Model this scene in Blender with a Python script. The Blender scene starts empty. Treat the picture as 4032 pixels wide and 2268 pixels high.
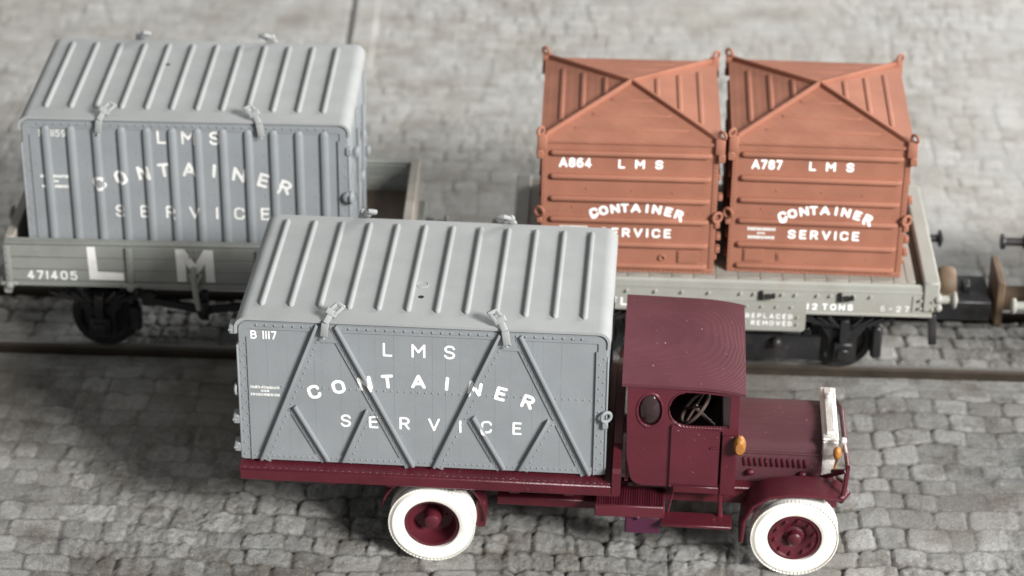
import bpy, bmesh, math, random
import numpy as np
from mathutils import Vector, Matrix, Euler
PI = math.pi
SC = bpy.context.scene
COL = SC.collection
random.seed(7)

# ------------------------------------------------------------------ camera, world, lights, exposure
PITCH, ROLL = 0.5113, 0.0120
cam_d = bpy.data.cameras.new('camera')
cam = bpy.data.objects.new('camera', cam_d); COL.objects.link(cam); SC.camera = cam
r_ = Vector((1, 0, 0)); up_ = Vector((0, math.sin(PITCH), math.cos(PITCH))); fw_ = Vector((0, math.cos(PITCH), -math.sin(PITCH)))
cr, sr = math.cos(ROLL), math.sin(ROLL)
X = r_ * cr + up_ * sr; Y = up_ * cr - r_ * sr; Z = -fw_
cam.matrix_world = Matrix(((X.x, Y.x, Z.x, 0), (X.y, Y.y, Z.y, 0), (X.z, Y.z, Z.z, 15.2362), (0, 0, 0, 1)))
cam_d.sensor_width = 36.0; cam_d.lens = 10004.27 / 4032 * 36
cam_d.clip_start = 0.5; cam_d.clip_end = 300
cam_d.dof.use_dof = True; cam_d.dof.focus_distance = 24.3; cam_d.dof.aperture_fstop = 0.50

w = bpy.data.worlds.new('World'); SC.world = w; w.use_nodes = True
bg = w.node_tree.nodes['Background']
bg.inputs[0].default_value = (0.98, 0.99, 1.0, 1); bg.inputs[1].default_value = 0.33

def area(name, loc, target, sx, sy, power, col):
    d = bpy.data.lights.new(name, 'AREA'); d.shape = 'RECTANGLE'; d.size = sx; d.size_y = sy
    d.energy = power; d.color = col
    o = bpy.data.objects.new(name, d); COL.objects.link(o); o.location = loc
    o.rotation_euler = (Vector(target) - Vector(loc)).to_track_quat('-Z', 'Y').to_euler()
    return o
area('window_light', (30, 48, 15.5), (-1, 26, 0.8), 14, 10, 14000, (1.0, 0.985, 0.96))
area('room_light', (63, -37, 50), (0, 24, 1), 27, 20, 200000, (1.0, 0.985, 0.96))

SC.view_settings.view_transform = 'Standard'
try: SC.view_settings.look = 'None'
except Exception: pass
SC.view_settings.exposure = 0.16; SC.view_settings.gamma = 1.0
SC.view_settings.use_curve_mapping = False

# ------------------------------------------------------------------ materials
def mat(name):
    m = bpy.data.materials.new(name); m.use_nodes = True
    nt = m.node_tree; b = nt.nodes['Principled BSDF']
    return m, nt, b
def N(nt, t, **kw):
    n = nt.nodes.new(t)
    for k, v in kw.items(): setattr(n, k, v)
    return n
def mathn(nt, op, a=None, b=None):
    n = N(nt, 'ShaderNodeMath', operation=op)
    for i, v in enumerate((a, b)):
        if v is None: continue
        if hasattr(v, 'links'): nt.links.new(v, n.inputs[i])
        else: n.inputs[i].default_value = v
    return n.outputs[0]
def mix(nt, fac, a, b):
    n = N(nt, 'ShaderNodeMix', data_type='RGBA')
    for i, v in ((0, fac), (6, a), (7, b)):
        if hasattr(v, 'links'): nt.links.new(v, n.inputs[i])
        elif i == 0: n.inputs[0].default_value = v
        else: n.inputs[i].default_value = (*v, 1) if len(v) == 3 else v
    return n.outputs[2]
def noise(nt, vec, scale, detail=4, rough=0.55):
    n = N(nt, 'ShaderNodeTexNoise'); n.inputs['Scale'].default_value = scale
    n.inputs['Detail'].default_value = detail; n.inputs['Roughness'].default_value = rough
    nt.links.new(vec, n.inputs['Vector']); return n.outputs['Fac']
def ramp(nt, fac, a, b):
    n = N(nt, 'ShaderNodeMapRange'); nt.links.new(fac, n.inputs[0])
    n.inputs[1].default_value = a; n.inputs[2].default_value = b; n.interpolation_type = 'SMOOTHSTEP'
    return n.outputs[0]
def plastic(name, col, rough=0.5, var=0.12, specks=0.0, layers=None, layer_amp=0.0, bump=0.25, dirt=None, dirt_amt=0.0, metallic=0.0, spec=0.4, layer_mod=0.0, warp=0.0):
    m, nt, b = mat(name)
    tc = N(nt, 'ShaderNodeTexCoord'); P = tc.outputs['Object']
    n1 = noise(nt, P, 2.2, 5); n2 = noise(nt, P, 38, 3, 0.6)
    dark = tuple(c * (1 - var) for c in col); light = tuple(min(1, c * (1 + var)) for c in col)
    c = mix(nt, ramp(nt, n1, 0.3, 0.7), dark, light)
    c = mix(nt, mathn(nt, 'MULTIPLY', ramp(nt, n2, 0.45, 0.75), var * 1.6), c, light)
    if dirt:
        n3 = noise(nt, P, 3.1, 7, 0.68)
        c = mix(nt, mathn(nt, 'MULTIPLY', ramp(nt, n3, 0.48, 0.68), dirt_amt), c, dirt)
    h = noise(nt, P, 60, 3, 0.6)
    if layers:
        sep = N(nt, 'ShaderNodeSeparateXYZ'); nt.links.new(P, sep.inputs[0])
        s = None
        for k, f in zip('XYZ', layers):
            if f:
                t = mathn(nt, 'MULTIPLY', sep.outputs[k], f)
                s = t if s is None else mathn(nt, 'ADD', s, t)
        if warp: s = mathn(nt, 'ADD', s, mathn(nt, 'MULTIPLY', noise(nt, P, 4.0, 3), warp))
        wv = mathn(nt, 'SINE', s)
        h = mathn(nt, 'ADD', mathn(nt, 'MULTIPLY', wv, layer_amp), mathn(nt, 'MULTIPLY', h, 0.5))
        if layer_mod:
            c = mix(nt, mathn(nt, 'MULTIPLY', ramp(nt, wv, 0.3, 1.0), layer_mod), c, tuple(min(1, x * 1.9 + .01) for x in col))
    if specks:
        v = N(nt, 'ShaderNodeTexVoronoi'); v.inputs['Scale'].default_value = 24; wv_ = N(nt, 'ShaderNodeVectorMath', operation='ADD'); nz_ = N(nt, 'ShaderNodeTexNoise'); nz_.inputs['Scale'].default_value = 14; nt.links.new(P, nz_.inputs['Vector'])
        sc_ = N(nt, 'ShaderNodeVectorMath', operation='SCALE'); sc_.inputs['Scale'].default_value = .09; nt.links.new(nz_.outputs['Color'], sc_.inputs[0]); nt.links.new(P, wv_.inputs[0]); nt.links.new(sc_.outputs[0], wv_.inputs[1]); nt.links.new(wv_.outputs[0], v.inputs['Vector'])
        gate = noise(nt, P, 5.0, 2)
        sepc = N(nt, 'ShaderNodeSeparateColor'); nt.links.new(v.outputs['Color'], sepc.inputs[0])
        rr = mathn(nt, 'LESS_THAN', v.outputs['Distance'], mathn(nt, 'MULTIPLY', mathn(nt, 'POWER', sepc.outputs[0], 2.5), .19))
        sp = mathn(nt, 'MULTIPLY', rr, ramp(nt, gate, 0.47, 0.58))
        c = mix(nt, mathn(nt, 'MULTIPLY', sp, mathn(nt, 'MULTIPLY', sepc.outputs[1], specks)), c, (0.62, 0.56, 0.53))
    nt.links.new(c, b.inputs['Base Color'])
    rn = N(nt, 'ShaderNodeMapRange'); nt.links.new(n2, rn.inputs[0])
    rn.inputs[3].default_value = max(0.05, rough - .12); rn.inputs[4].default_value = min(1, rough + .12)
    nt.links.new(rn.outputs[0], b.inputs['Roughness'])
    b.inputs['Metallic'].default_value = metallic
    b.inputs['Specular IOR Level'].default_value = spec
    bp = N(nt, 'ShaderNodeBump'); bp.inputs['Strength'].default_value = bump; bp.inputs['Distance'].default_value = 0.012
    nt.links.new(h, bp.inputs['Height']); nt.links.new(bp.outputs[0], b.inputs['Normal'])
    return m
M = {}
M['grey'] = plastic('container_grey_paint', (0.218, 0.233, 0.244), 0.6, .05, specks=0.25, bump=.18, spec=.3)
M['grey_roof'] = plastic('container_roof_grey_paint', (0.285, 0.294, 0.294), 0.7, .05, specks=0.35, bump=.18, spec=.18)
M['bauxite'] = plastic('container_red_brown_paint', (0.285, 0.121, 0.079), 0.68, .09, specks=0.12, layers=(40, 0, 200), layer_amp=.16, bump=.25, spec=.2)
M['white'] = plastic('white_lettering_paint', (0.88, 0.88, 0.87), 0.6, .03)
M['white_worn'] = plastic('worn_white_lettering_paint', (0.66, 0.655, 0.635), 0.65, .08, dirt=(.42, .42, .39), dirt_amt=.55)
M['maroon'] = plastic('crimson_lorry_paint', (0.080, 0.0125, 0.0205), 0.38, .12, specks=0.4, layers=(210, 0, 190), layer_amp=.5, bump=.25, layer_mod=.12)
M['maroon_plain'] = plastic('plain_crimson_paint', (0.072, 0.0105, 0.0170), 0.34, .15, specks=0.35, bump=.3)
M['maroon_roof'] = plastic('crimson_roof_with_sheen', (0.088, 0.0265, 0.034), 0.55, .10, specks=0.75, layers=(0, 0, 800), layer_amp=.17, bump=.3, spec=.22, layer_mod=.05, warp=9)  # paler and greyer than the cab sides: roof sheen put into the base colour
M['purple'] = plastic('dark_purple_tank_paint', (0.055, 0.012, 0.030), 0.38, .2, specks=0.6)
M['black'] = plastic('black_underframe_plastic', (0.012, 0.012, 0.013), 0.42, .3, specks=0.1, dirt=(.06, .05, .045), dirt_amt=.3)
M['dark_int'] = plastic('dark_interior_plastic', (0.016, 0.010, 0.010), 0.5, .2)
M['tyre'] = plastic('white_tyre_paint', (0.82, 0.805, 0.755), 0.5, .04, dirt=(.55, .50, .42), dirt_amt=.35, bump=.3)
M['silver'] = plastic('silver_radiator_paint', (0.74, 0.73, 0.70), 0.38, .12, metallic=.65, bump=.6, dirt=(.5, .45, .36), dirt_amt=.4)
M['amber'] = plastic('orange_brass_lamp_paint', (0.40, 0.170, 0.045), 0.38, .3, bump=.5, metallic=.15)
M['wagon'] = plastic('wagon_grey_paint', (0.200, 0.208, 0.192), 0.6, .08, dirt=(.15, .13, .10), dirt_amt=.35)
M['wagon_light'] = plastic('flat_wagon_grey_paint', (0.275, 0.275, 0.248), 0.6, .06, dirt=(.24, .21, .17), dirt_amt=.3)
M['wagon_deck'] = plastic('weathered_deck_paint', (0.255, 0.235, 0.205), 0.65, .10, dirt=(.17, .14, .11), dirt_amt=.5)
M['bonnet'] = plastic('crimson_bonnet_paint', (0.072, 0.024, 0.029), 0.46, .08, specks=0.6, layers=(0, 0, 700), layer_amp=.25, bump=.3, spec=.35, layer_mod=.06)
M['wood'] = plastic('brown_wagon_floor', (0.085, 0.062, 0.045), 0.7, .25, layers=(40, 0, 0), layer_amp=.6)
M['brown'] = plastic('weathered_brown_coupler', (0.105, 0.070, 0.042), 0.6, .25, bump=.4)
M['dark_brown'] = plastic('dark_steering_wheel', (0.070, 0.048, 0.042), 0.35, .2)
M['hole'] = plastic('dark_recess', (0.01, 0.01, 0.01), 0.7, .1)

def glass():
    m, nt, b = mat('dark_glossy_glass')
    b.inputs['Base Color'].default_value = (0.022, 0.010, 0.012, 1); b.inputs['Roughness'].default_value = 0.13
    b.inputs['Specular IOR Level'].default_value = 0.6; b.inputs['Coat Weight'].default_value = 0.4; b.inputs['Coat Roughness'].default_value = 0.1
    return m
M['glass'] = glass()
def rail_mat():
    m, nt, b = mat('worn_rail_steel')
    tc = N(nt, 'ShaderNodeTexCoord'); g = N(nt, 'ShaderNodeNewGeometry')
    sep = N(nt, 'ShaderNodeSeparateXYZ'); nt.links.new(g.outputs['Normal'], sep.inputs[0])
    n1 = noise(nt, tc.outputs['Object'], 3.0, 6, .65); n2 = noise(nt, tc.outputs['Object'], 25, 4)
    side = mix(nt, n1, (.012, .010, .009), (.085, .066, .048))
    top = mix(nt, n2, (.14, .13, .12), (.32, .31, .30))
    c = mix(nt, ramp(nt, sep.outputs['Z'], .7, .95), side, top)
    nt.links.new(c, b.inputs['Base Color']); b.inputs['Roughness'].default_value = .5; b.inputs['Metallic'].default_value = .25
    return m
M['rail'] = rail_mat()
def ground_mat():
    m, nt, b = mat('painted_stone_setts')
    tc = N(nt, 'ShaderNodeTexCoord'); P = tc.outputs['Object']
    at = N(nt, 'ShaderNodeAttribute'); at.attribute_name = 'tone'
    sep = N(nt, 'ShaderNodeSeparateColor'); nt.links.new(at.outputs['Color'], sep.inputs[0])
    big = noise(nt, P, 0.22, 4); mid = noise(nt, P, 1.7, 6, .65); fine = noise(nt, P, 24, 8, .8)
    c = mix(nt, sep.outputs[0], (.185, .180, .165), (.475, .468, .440))
    c = mix(nt, ramp(nt, big, .42, .62), c, mix(nt, sep.outputs[0], (.180, .186, .182), (.450, .459, .448)))
    c = mix(nt, mathn(nt, 'MULTIPLY', ramp(nt, mid, .49, .66), .62), c, (.125, .105, .080))
    c = mix(nt, mathn(nt, 'MULTIPLY', ramp(nt, fine, .53, .68), .6), c, (.52, .50, .46))
    c = mix(nt, mathn(nt, 'MULTIPLY', ramp(nt, fine, .48, .33), .60), c, (.075, .070, .062))
    c = mix(nt, mathn(nt, 'MULTIPLY', sep.outputs[1], .72), c, (.060, .052, .043))
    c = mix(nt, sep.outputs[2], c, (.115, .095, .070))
    c = mix(nt, mathn(nt, 'MULTIPLY', at.outputs['Alpha'], .50), c, mix(nt, ramp(nt, noise(nt, P, .9, 6, .7), .38, .62), (.40, .378, .340), (.56, .56, .54)))  # alpha mixes the far ground towards a paler tone, as if lit brighter
    pep = noise(nt, P, 62, 5, .75)
    c = mix(nt, mathn(nt, 'MULTIPLY', ramp(nt, pep, .50, .36), .55), c, (.085, .080, .072))
    c = mix(nt, mathn(nt, 'MULTIPLY', ramp(nt, pep, .56, .68), .55), c, (.62, .60, .56))
    nt.links.new(c, b.inputs['Base Color'])
    b.inputs['Roughness'].default_value = .62; b.inputs['Specular IOR Level'].default_value = .35
    v = N(nt, 'ShaderNodeTexNoise'); v.inputs['Scale'].default_value = 30; v.inputs['Detail'].default_value = 8; v.inputs['Roughness'].default_value = .78
    nt.links.new(P, v.inputs['Vector'])
    bp = N(nt, 'ShaderNodeBump'); bp.inputs['Strength'].default_value = 1.0; bp.inputs['Distance'].default_value = .045
    nt.links.new(v.outputs['Fac'], bp.inputs['Height']); nt.links.new(bp.outputs[0], b.inputs['Normal'])
    return m
M['ground'] = ground_mat()

# ------------------------------------------------------------------ mesh helpers
class MB:
    def __init__(s): s.bm = bmesh.new()
    def box(s, x0, x1, y0, y1, z0, z1, bev=0.0, rot=None, seg=1):
        mtx = Matrix.Translation(((x0+x1)/2, (y0+y1)/2, (z0+z1)/2))
        if rot: mtx = mtx @ Euler(rot).to_matrix().to_4x4()
        mtx = mtx @ Matrix.Diagonal((abs(x1-x0), abs(y1-y0), abs(z1-z0), 1))
        r = bmesh.ops.create_cube(s.bm, size=1, matrix=mtx)
        if bev:
            es = list({e for v in r['verts'] for e in v.link_edges})
            bmesh.ops.bevel(s.bm, geom=es, offset=bev, segments=seg, affect='EDGES', profile=.5)
        return s
    def beam(s, a, b, wd, dp, nrm=(0, 0, 1), bev=0.0):   # box along a->b, width wd across, depth dp along nrm
        a = Vector(a); b = Vector(b); d = b - a; L = d.length; d.normalize()
        n = Vector(nrm); n = (n - d * n.dot(d)).normalized(); t = n.cross(d)
        mtx = Matrix(((d.x*L, t.x*wd, n.x*dp, (a.x+b.x)/2), (d.y*L, t.y*wd, n.y*dp, (a.y+b.y)/2), (d.z*L, t.z*wd, n.z*dp, (a.z+b.z)/2), (0, 0, 0, 1)))
        r = bmesh.ops.create_cube(s.bm, size=1, matrix=mtx)
        if bev:
            es = list({e for v in r['verts'] for e in v.link_edges})
            bmesh.ops.bevel(s.bm, geom=es, offset=bev, segments=2, affect='EDGES', profile=.5)
        return s
    def tube(s, pts, r, n=8, cap=True):
        pts = [Vector(p) for p in pts]; rings = []
        rr = r if isinstance(r, (list, tuple)) else [r]*len(pts)
        for i, p in enumerate(pts):
            d = (pts[min(i+1, len(pts)-1)] - pts[max(i-1, 0)]).normalized()
            u = d.cross(Vector((0, 0, 1)))
            if u.length < .05: u = d.cross(Vector((0, 1, 0)))
            u.normalize(); v = d.cross(u)
            rings.append([s.bm.verts.new(p + (u*math.cos(2*PI*k/n) + v*math.sin(2*PI*k/n))*rr[i]) for k in range(n)])
        for a, b in zip(rings, rings[1:]):
            for k in range(n): s.bm.faces.new((a[k], a[(k+1) % n], b[(k+1) % n], b[k]))
        if cap:
            s.bm.faces.new(rings[0][::-1]); s.bm.faces.new(rings[-1])
        return s
    def lathe(s, prof, c, axis='y', n=48, a0=0, a1=2*PI):    # prof: (radius, offset along axis)
        rings = []; full = abs(a1-a0-2*PI) < 1e-6
        cnt = n if full else n+1
        for k in range(cnt):
            a = a0 + (a1-a0)*k/n; ca, sa = math.cos(a), math.sin(a); ring = []
            for (r, h) in prof:
                p = {'y': (r*ca, h, r*sa), 'x': (h, r*ca, r*sa), 'z': (r*ca, r*sa, h)}[axis]
                ring.append(s.bm.verts.new(Vector(c) + Vector(p)))
            rings.append(ring)
        s.last = [v for r in rings for v in r]
        m = len(prof)
        for k in range(n):
            a, b = rings[k], rings[(k+1) % cnt]
            for i in range(m-1):
                try: s.bm.faces.new((a[i], a[i+1], b[i+1], b[i]))
                except ValueError: pass
        return s
    def prism(s, poly, axis, h0, h1, cap=True):      # poly 2D; axis 'y': (x,z), 'x': (y,z), 'z': (x,y)
        f = {'y': lambda p, h: (p[0], h, p[1]), 'x': lambda p, h: (h, p[0], p[1]), 'z': lambda p, h: (p[0], p[1], h)}[axis]
        A = [s.bm.verts.new(f(p, h0)) for p in poly]; B = [s.bm.verts.new(f(p, h1)) for p in poly]
        n = len(poly)
        for k in range(n): s.bm.faces.new((A[k], A[(k+1) % n], B[(k+1) % n], B[k]))
        if cap: s.bm.faces.new(A[::-1]); s.bm.faces.new(B)
        return s
    def ribbon(s, path, axis, h0, h1, th):           # open 2D path given thickness th to its left, extruded along axis
        out = []
        P = [Vector((p[0], p[1])) for p in path]
        for i, p in enumerate(P):
            d = (P[min(i+1, len(P)-1)] - P[max(i-1, 0)]).normalized(); out.append(p + Vector((-d.y, d.x))*th)
        return s.prism([tuple(p) for p in P] + [tuple(p) for p in out[::-1]], axis, h0, h1)
    def rivet(s, p, nrm, r=.012, h=.008, n=6):
        p = Vector(p); nn = Vector(nrm).normalized(); u = nn.orthogonal().normalized(); v = nn.cross(u)
        a = [s.bm.verts.new(p + (u*math.cos(2*PI*k/n)+v*math.sin(2*PI*k/n))*r) for k in range(n)]
        b = [s.bm.verts.new(p + nn*h + (u*math.cos(2*PI*k/n)+v*math.sin(2*PI*k/n))*r*.55) for k in range(n)]
        for k in range(n): s.bm.faces.new((a[k], a[(k+1) % n], b[(k+1) % n], b[k]))
        s.bm.faces.new(b); return s
    def halfrib(s, a, b, nrm, r, h, n=7):            # half-round pressed rib with rounded ends from a to b, standing on nrm
        a = Vector(a); b = Vector(b); nn = Vector(nrm).normalized(); d = (b-a).normalized(); t = d.cross(nn)
        L = (b-a).length; st = [(0, .0), (.25*r, .55), (.7*r, .85), (1.3*r, 1), (L-1.3*r, 1), (L-.7*r, .85), (L-.25*r, .55), (L, .0)]
        rings = []
        for (x, k) in st:
            k = max(k, .05)
            rings.append([s.bm.verts.new(a + d*x + t*(r*k*math.cos(PI*j/(n-1))) + nn*(h*k*math.sin(PI*j/(n-1))**.5 - .004)) for j in range(n)])
        for A, B in zip(rings, rings[1:]):
            for j in range(n-1): s.bm.faces.new((A[j], A[j+1], B[j+1], B[j]))
        s.bm.faces.new(rings[0]); s.bm.faces.new(rings[-1][::-1]); return s
    def ball(s, c, r, sc=(1, 1, 1), n=12):
        mtx = Matrix.Translation(c) @ Matrix.Diagonal((*sc, 1))
        bmesh.ops.create_uvsphere(s.bm, u_segments=n, v_segments=max(6, n//2+1), radius=r, matrix=mtx); return s
    def torus(s, c, R, r, axis='y', n=24, m=8, rot=None, a0=0, a1=2*PI):
        prof = [(R + r*math.cos(2*PI*k/m), r*math.sin(2*PI*k/m)) for k in range(m+1)]
        s.lathe(prof, (0, 0, 0), axis, n, a0, a1)
        mt = Matrix.Translation(c) @ (Euler(rot).to_matrix().to_4x4() if rot else Matrix.Identity(4))
        for v in s.last: v.co = mt @ v.co
        return s
    def mesh_from(s, me, f):
        vs = [s.bm.verts.new(f(v.co)) for v in me.vertices]
        for p in me.polygons:
            try: s.bm.faces.new([vs[i] for i in p.vertices])
            except ValueError: pass
        return s
    def build(s, name, m, parent=None, smooth=38):
        bmesh.ops.remove_doubles(s.bm, verts=s.bm.verts, dist=1e-5)
        bmesh.ops.recalc_face_normals(s.bm, faces=s.bm.faces)
        me = bpy.data.meshes.new(name); s.bm.to_mesh(me); s.bm.free()
        me.materials.append(m)
        me.polygons.foreach_set('use_smooth', [True]*len(me.polygons))
        try: me.set_sharp_from_angle(angle=math.radians(smooth))
        except Exception: pass
        o = bpy.data.objects.new(name, me); COL.objects.link(o)
        if parent: o.parent = parent
        return o
def empty(name, loc, rz, label, cat, group=None):
    o = bpy.data.objects.new(name, None); COL.objects.link(o); o.empty_display_size = .2
    o.location = loc; o.rotation_euler = (0, 0, rz); tag(o, label, cat, group); return o
def tag(o, label=None, cat=None, group=None, kind=None):
    if label: o['label'] = label
    if cat: o['category'] = cat
    if group: o['group'] = group
    if kind: o['kind'] = kind
    return o
DG = None
def curve_mesh(cd):
    o = bpy.data.objects.new('tmp', cd); COL.objects.link(o)
    dg = bpy.context.evaluated_depsgraph_get(); dg.update()
    me = bpy.data.meshes.new_from_object(o.evaluated_get(dg))
    bpy.data.objects.remove(o); return me
# lettering: single-stroke letters drawn as fine meshes
def spl(pts, closed=False, n=5):
    P = [np.array(p, float) for p in pts]; m = len(P); out = []
    for i in range(m if closed else m-1):
        g = lambda k: P[k % m] if closed else P[min(max(k, 0), m-1)]
        a, b, c, d = g(i-1), g(i), g(i+1), g(i+2)
        for k in range(n):
            t = k/n; out.append(.5*((2*b)+(c-a)*t+(2*a-5*b+4*c-d)*t*t+(3*b-a-3*c+d)*t**3))
    out.append(P[0] if closed else P[-1]); return out
def bowl(w, z0, z1, x0=0.0):
    r = (z1-z0)/2; zm = (z0+z1)/2
    return [(x0, z1), (w-r*.9, z1)] + [(w-r*.9+r*.9*math.cos(a), zm+r*math.sin(a)) for a in np.linspace(PI/2, -PI/2, 9)][1:] + [(x0, z0)]
def ring_(w, z0, z1):
    rx = w/2; rz = min((z1-z0)/2, rx*1.02); o = []
    for k in range(25):
        a = 2*PI*k/24; o.append((w/2+rx*math.cos(a), (z1-rz if math.sin(a) >= 0 else z0+rz)+rz*math.sin(a)))
    o.append(o[0]); return o
GW = dict(L=.46, M=.74, S=.56, C=.60, O=.64, N=.64, T=.56, A=.70, I=.0, E=.48, R=.56, V=.66, B=.56, F=.46, D=.60, P=.54, H=.60, W=.95)
for ch_ in '0245689': GW[ch_] = .52
GW['1'] = .0; GW['7'] = .48; GW['3'] = .52; GW['-'] = .34
def strokes(c, w):
    sp = lambda *p: spl([(x*w, z) for x, z in p])
    S_ = {'L': [[(0, 1), (0, 0), (w, 0)]], 'M': [[(0, 0), (0, 1), (w/2, .40), (w, 1), (w, 0)]],
     'S': [sp((1, .80), (.80, .96), (.5, 1), (.16, .93), (.02, .75), (.17, .58), (.5, .51), (.84, .43), (1, .26), (.84, .06), (.5, 0), (.18, .05), (0, .20))],
     'C': [sp((1, .76), (.88, .94), (.52, 1), (.14, .92), (0, .72), (0, .28), (.14, .08), (.52, 0), (.88, .06), (1, .24))],
     'O': [ring_(w, 0, 1)], '0': [ring_(w, 0, 1)], 'N': [[(0, 0), (0, 1), (w, 0), (w, 1)]], 'T': [[(0, 1), (w, 1)], [(w/2, 1), (w/2, 0)]],
     'A': [[(0, 0), (w/2, 1), (w, 0)], [(.2*w, .30), (.8*w, .30)]], 'I': [[(0, 0), (0, 1)]], '1': [[(0, 0), (0, 1)]],
     'E': [[(w, 1), (0, 1), (0, 0), (w, 0)], [(0, .52), (.88*w, .52)]], 'F': [[(w, 1), (0, 1), (0, 0)], [(0, .52), (.85*w, .52)]],
     'R': [[(0, 0)] + bowl(w, .47, 1), [(.5*w, .47), (w, 0)]], 'P': [[(0, 0)] + bowl(w, .45, 1)], 'V': [[(0, 1), (w/2, 0), (w, 1)]],
     'B': [[(0, 0)] + bowl(w*.92, .53, 1), bowl(w, 0, .53) + [(0, .53)]], 'D': [[(0, 0)] + bowl(w, 0, 1)], 'H': [[(0, 0), (0, 1)], [(w, 0), (w, 1)], [(0, .52), (w, .52)]],
     'W': [[(0, 1), (.25*w, 0), (.5*w, .9), (.75*w, 0), (w, 1)]],
     '2': [sp((0, .76), (.14, .94), (.5, 1), (.88, .93), (1, .74), (.84, .48), (.4, .2), (0, 0)) + [(w, 0)]],
     '4': [[(.70*w, 0), (.70*w, 1), (0, .25), (w, .25)]], '5': [[(.9*w, 1), (.1*w, 1), (.05*w, .56)] + sp((.05, .56), (.45, .64), (.86, .56), (1, .32), (.86, .07), (.45, 0), (.1, .04), (0, .16))],
     '6': [sp((.86, .95), (.5, 1), (.12, .85), (0, .5), (0, .3)), ring_(w, 0, .60)], '9': [sp((.14, .05), (.5, 0), (.88, .15), (1, .5), (1, .7)), ring_(w, .40, 1)],
     '7': [[(0, 1), (w, 1), (.32*w, 0)]], '8': [ring_(w, 0, .54), [(x*.9+.05*w, z) for x, z in ring_(w, .54, 1)]],
     '3': [sp((0, .85), (.4, 1), (.85, .93), (.95, .74), (.75, .55), (.4, .52)), sp((.4, .52), (.85, .46), (1, .27), (.85, .06), (.45, 0), (0, .15))], '-': [[(0, .5), (w, .5)]]}
    return S_[c]
_gl = {}
def glyph(ch, t):
    """unit letter (height 1): points, quads and overall width; t = half stroke"""
    k = (ch, round(t, 3))
    if k in _gl: return _gl[k]
    w = GW[ch]; segs = []
    for st in strokes(ch, w):
        P = np.array([(p[0], t + p[1]*(1-2*t)) for p in st]); segs += list(zip(P[:-1], P[1:]))
    A_ = np.array([q[0] for q in segs]); B_ = np.array([q[1] for q in segs])
    def sdf(P):
        d = B_-A_; L2 = np.maximum((d*d).sum(1), 1e-9); u = np.clip(((P[:, None]-A_)*d).sum(2)/L2, 0, 1)
        return np.sqrt(((P[:, None]-A_-u[..., None]*d)**2).sum(2)).min(1)-t
    n = 28; st = 1/n; nx = int((w+2*t)/st)+4; nz = n+4
    gx, gz = np.meshgrid(-t-1.5*st+st*np.arange(nx), -1.5*st+st*np.arange(nz)); P = np.stack([gx.ravel(), gz.ravel()], 1)
    C_ = P.reshape(nz, nx, 2)[:-1, :-1]+st/2; inside = sdf(C_.reshape(-1, 2)).reshape(nz-1, nx-1) < .15*st
    cnt = np.zeros((nz, nx), int)
    for a in (0, 1):
        for b in (0, 1): cnt[a:a+nz-1, b:b+nx-1] += inside
    bd = ((cnt > 0) & (cnt < 4)).ravel()
    for _ in range(2):
        e = 1e-3; s0 = sdf(P[bd]); g = np.stack([sdf(P[bd]+[e, 0])-s0, sdf(P[bd]+[0, e])-s0], 1)/e
        P[bd] -= g*np.clip(s0, -st*.7, st*.7)[:, None]
    idx = np.arange(nz*nx).reshape(nz, nx); q = np.stack([idx[:-1, :-1], idx[:-1, 1:], idx[1:, 1:], idx[1:, :-1]], -1)[inside]
    used = np.unique(q); mp_ = -np.ones(nz*nx, int); mp_[used] = np.arange(len(used))
    P = P[used]; P[:, 0] += t
    _gl[k] = (P, mp_[q], w+2*t); return _gl[k]
def letters(mb, items, y, t=.075, wf=1.0, hit=None, steep=.018):
    """items: (char, centre x, centre z, height, rotation[, width factor]) written on the plane facing -y at y, or on what hit() finds"""
    for ch, cx, cz, h, rot, *ex in items:
        P, Q, wd = glyph(ch, t); c, s_ = math.cos(rot), math.sin(rot); q = wf*(ex[0] if ex else 1)
        vs = []
        for px, pz in P:
            a, b = (px-wd/2)*h*q, (pz-.5)*h
            X_, Z_ = cx + c*a - s_*b, cz + s_*a + c*b
            vs.append((X_, hit(X_, Z_) if hit else y, Z_))
        nv = {}
        for f in Q:
            ys = [vs[i][1] for i in f]
            if max(ys)-min(ys) > steep: continue
            L_ = []
            for i in f:
                if i not in nv: nv[i] = mb.bm.verts.new(vs[i])
                L_.append(nv[i])
            mb.bm.faces.new(L_)
def line(text, x0, x1, z0, h, t=.075):
    """spread a word between x0 and x1 by letter width"""
    ws = [glyph(c, t)[2]*h if c != ' ' else h*.35 for c in text]
    g0 = .16*h; fw = min(1, ((x1-x0)-g0*(len(text)-1))/sum(ws)); ws = [a*fw for a in ws]
    gap = ((x1-x0)-sum(ws))/max(1, len(text)-1); x = x0; out = []
    for c, wd in zip(text, ws):
        if c != ' ': out.append((c, x+wd/2, z0+h/2, h, 0, fw))
        x += wd+gap
    return out
def lettering(parent, items, y, t=.075, m='white', wf=1.0):
    mb = MB(); letters(mb, items, y-.001, t, wf); return mb.build('lettering', M[m], parent)
from mathutils.bvhtree import BVHTree
def drape(parent, items, t=.075, m='white', wf=1.0, lift=.0022, steep=.018):
    """lettering painted over whatever stands on the wall: laid on the parts already built"""
    tv, tf = [], []
    for ch in parent.children:
        if ch.name.split('.')[0] in ('body', 'diagonal_brace', 'side_rib', 'gusset_plate', 'panel_rib'):
            o = len(tv); tv += [v.co.copy() for v in ch.data.vertices]; tf += [[o+i for i in p.vertices] for p in ch.data.polygons]
    bvh = BVHTree.FromPolygons(tv, tf)
    def hit(x, z):
        r = bvh.ray_cast(Vector((x, -1, z)), Vector((0, 1, 0))); return (r[0].y if r[0] else 0) - lift
    mb = MB(); letters(mb, items, 0, t, wf, hit, steep); return mb.build('lettering', M[m], parent)
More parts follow.
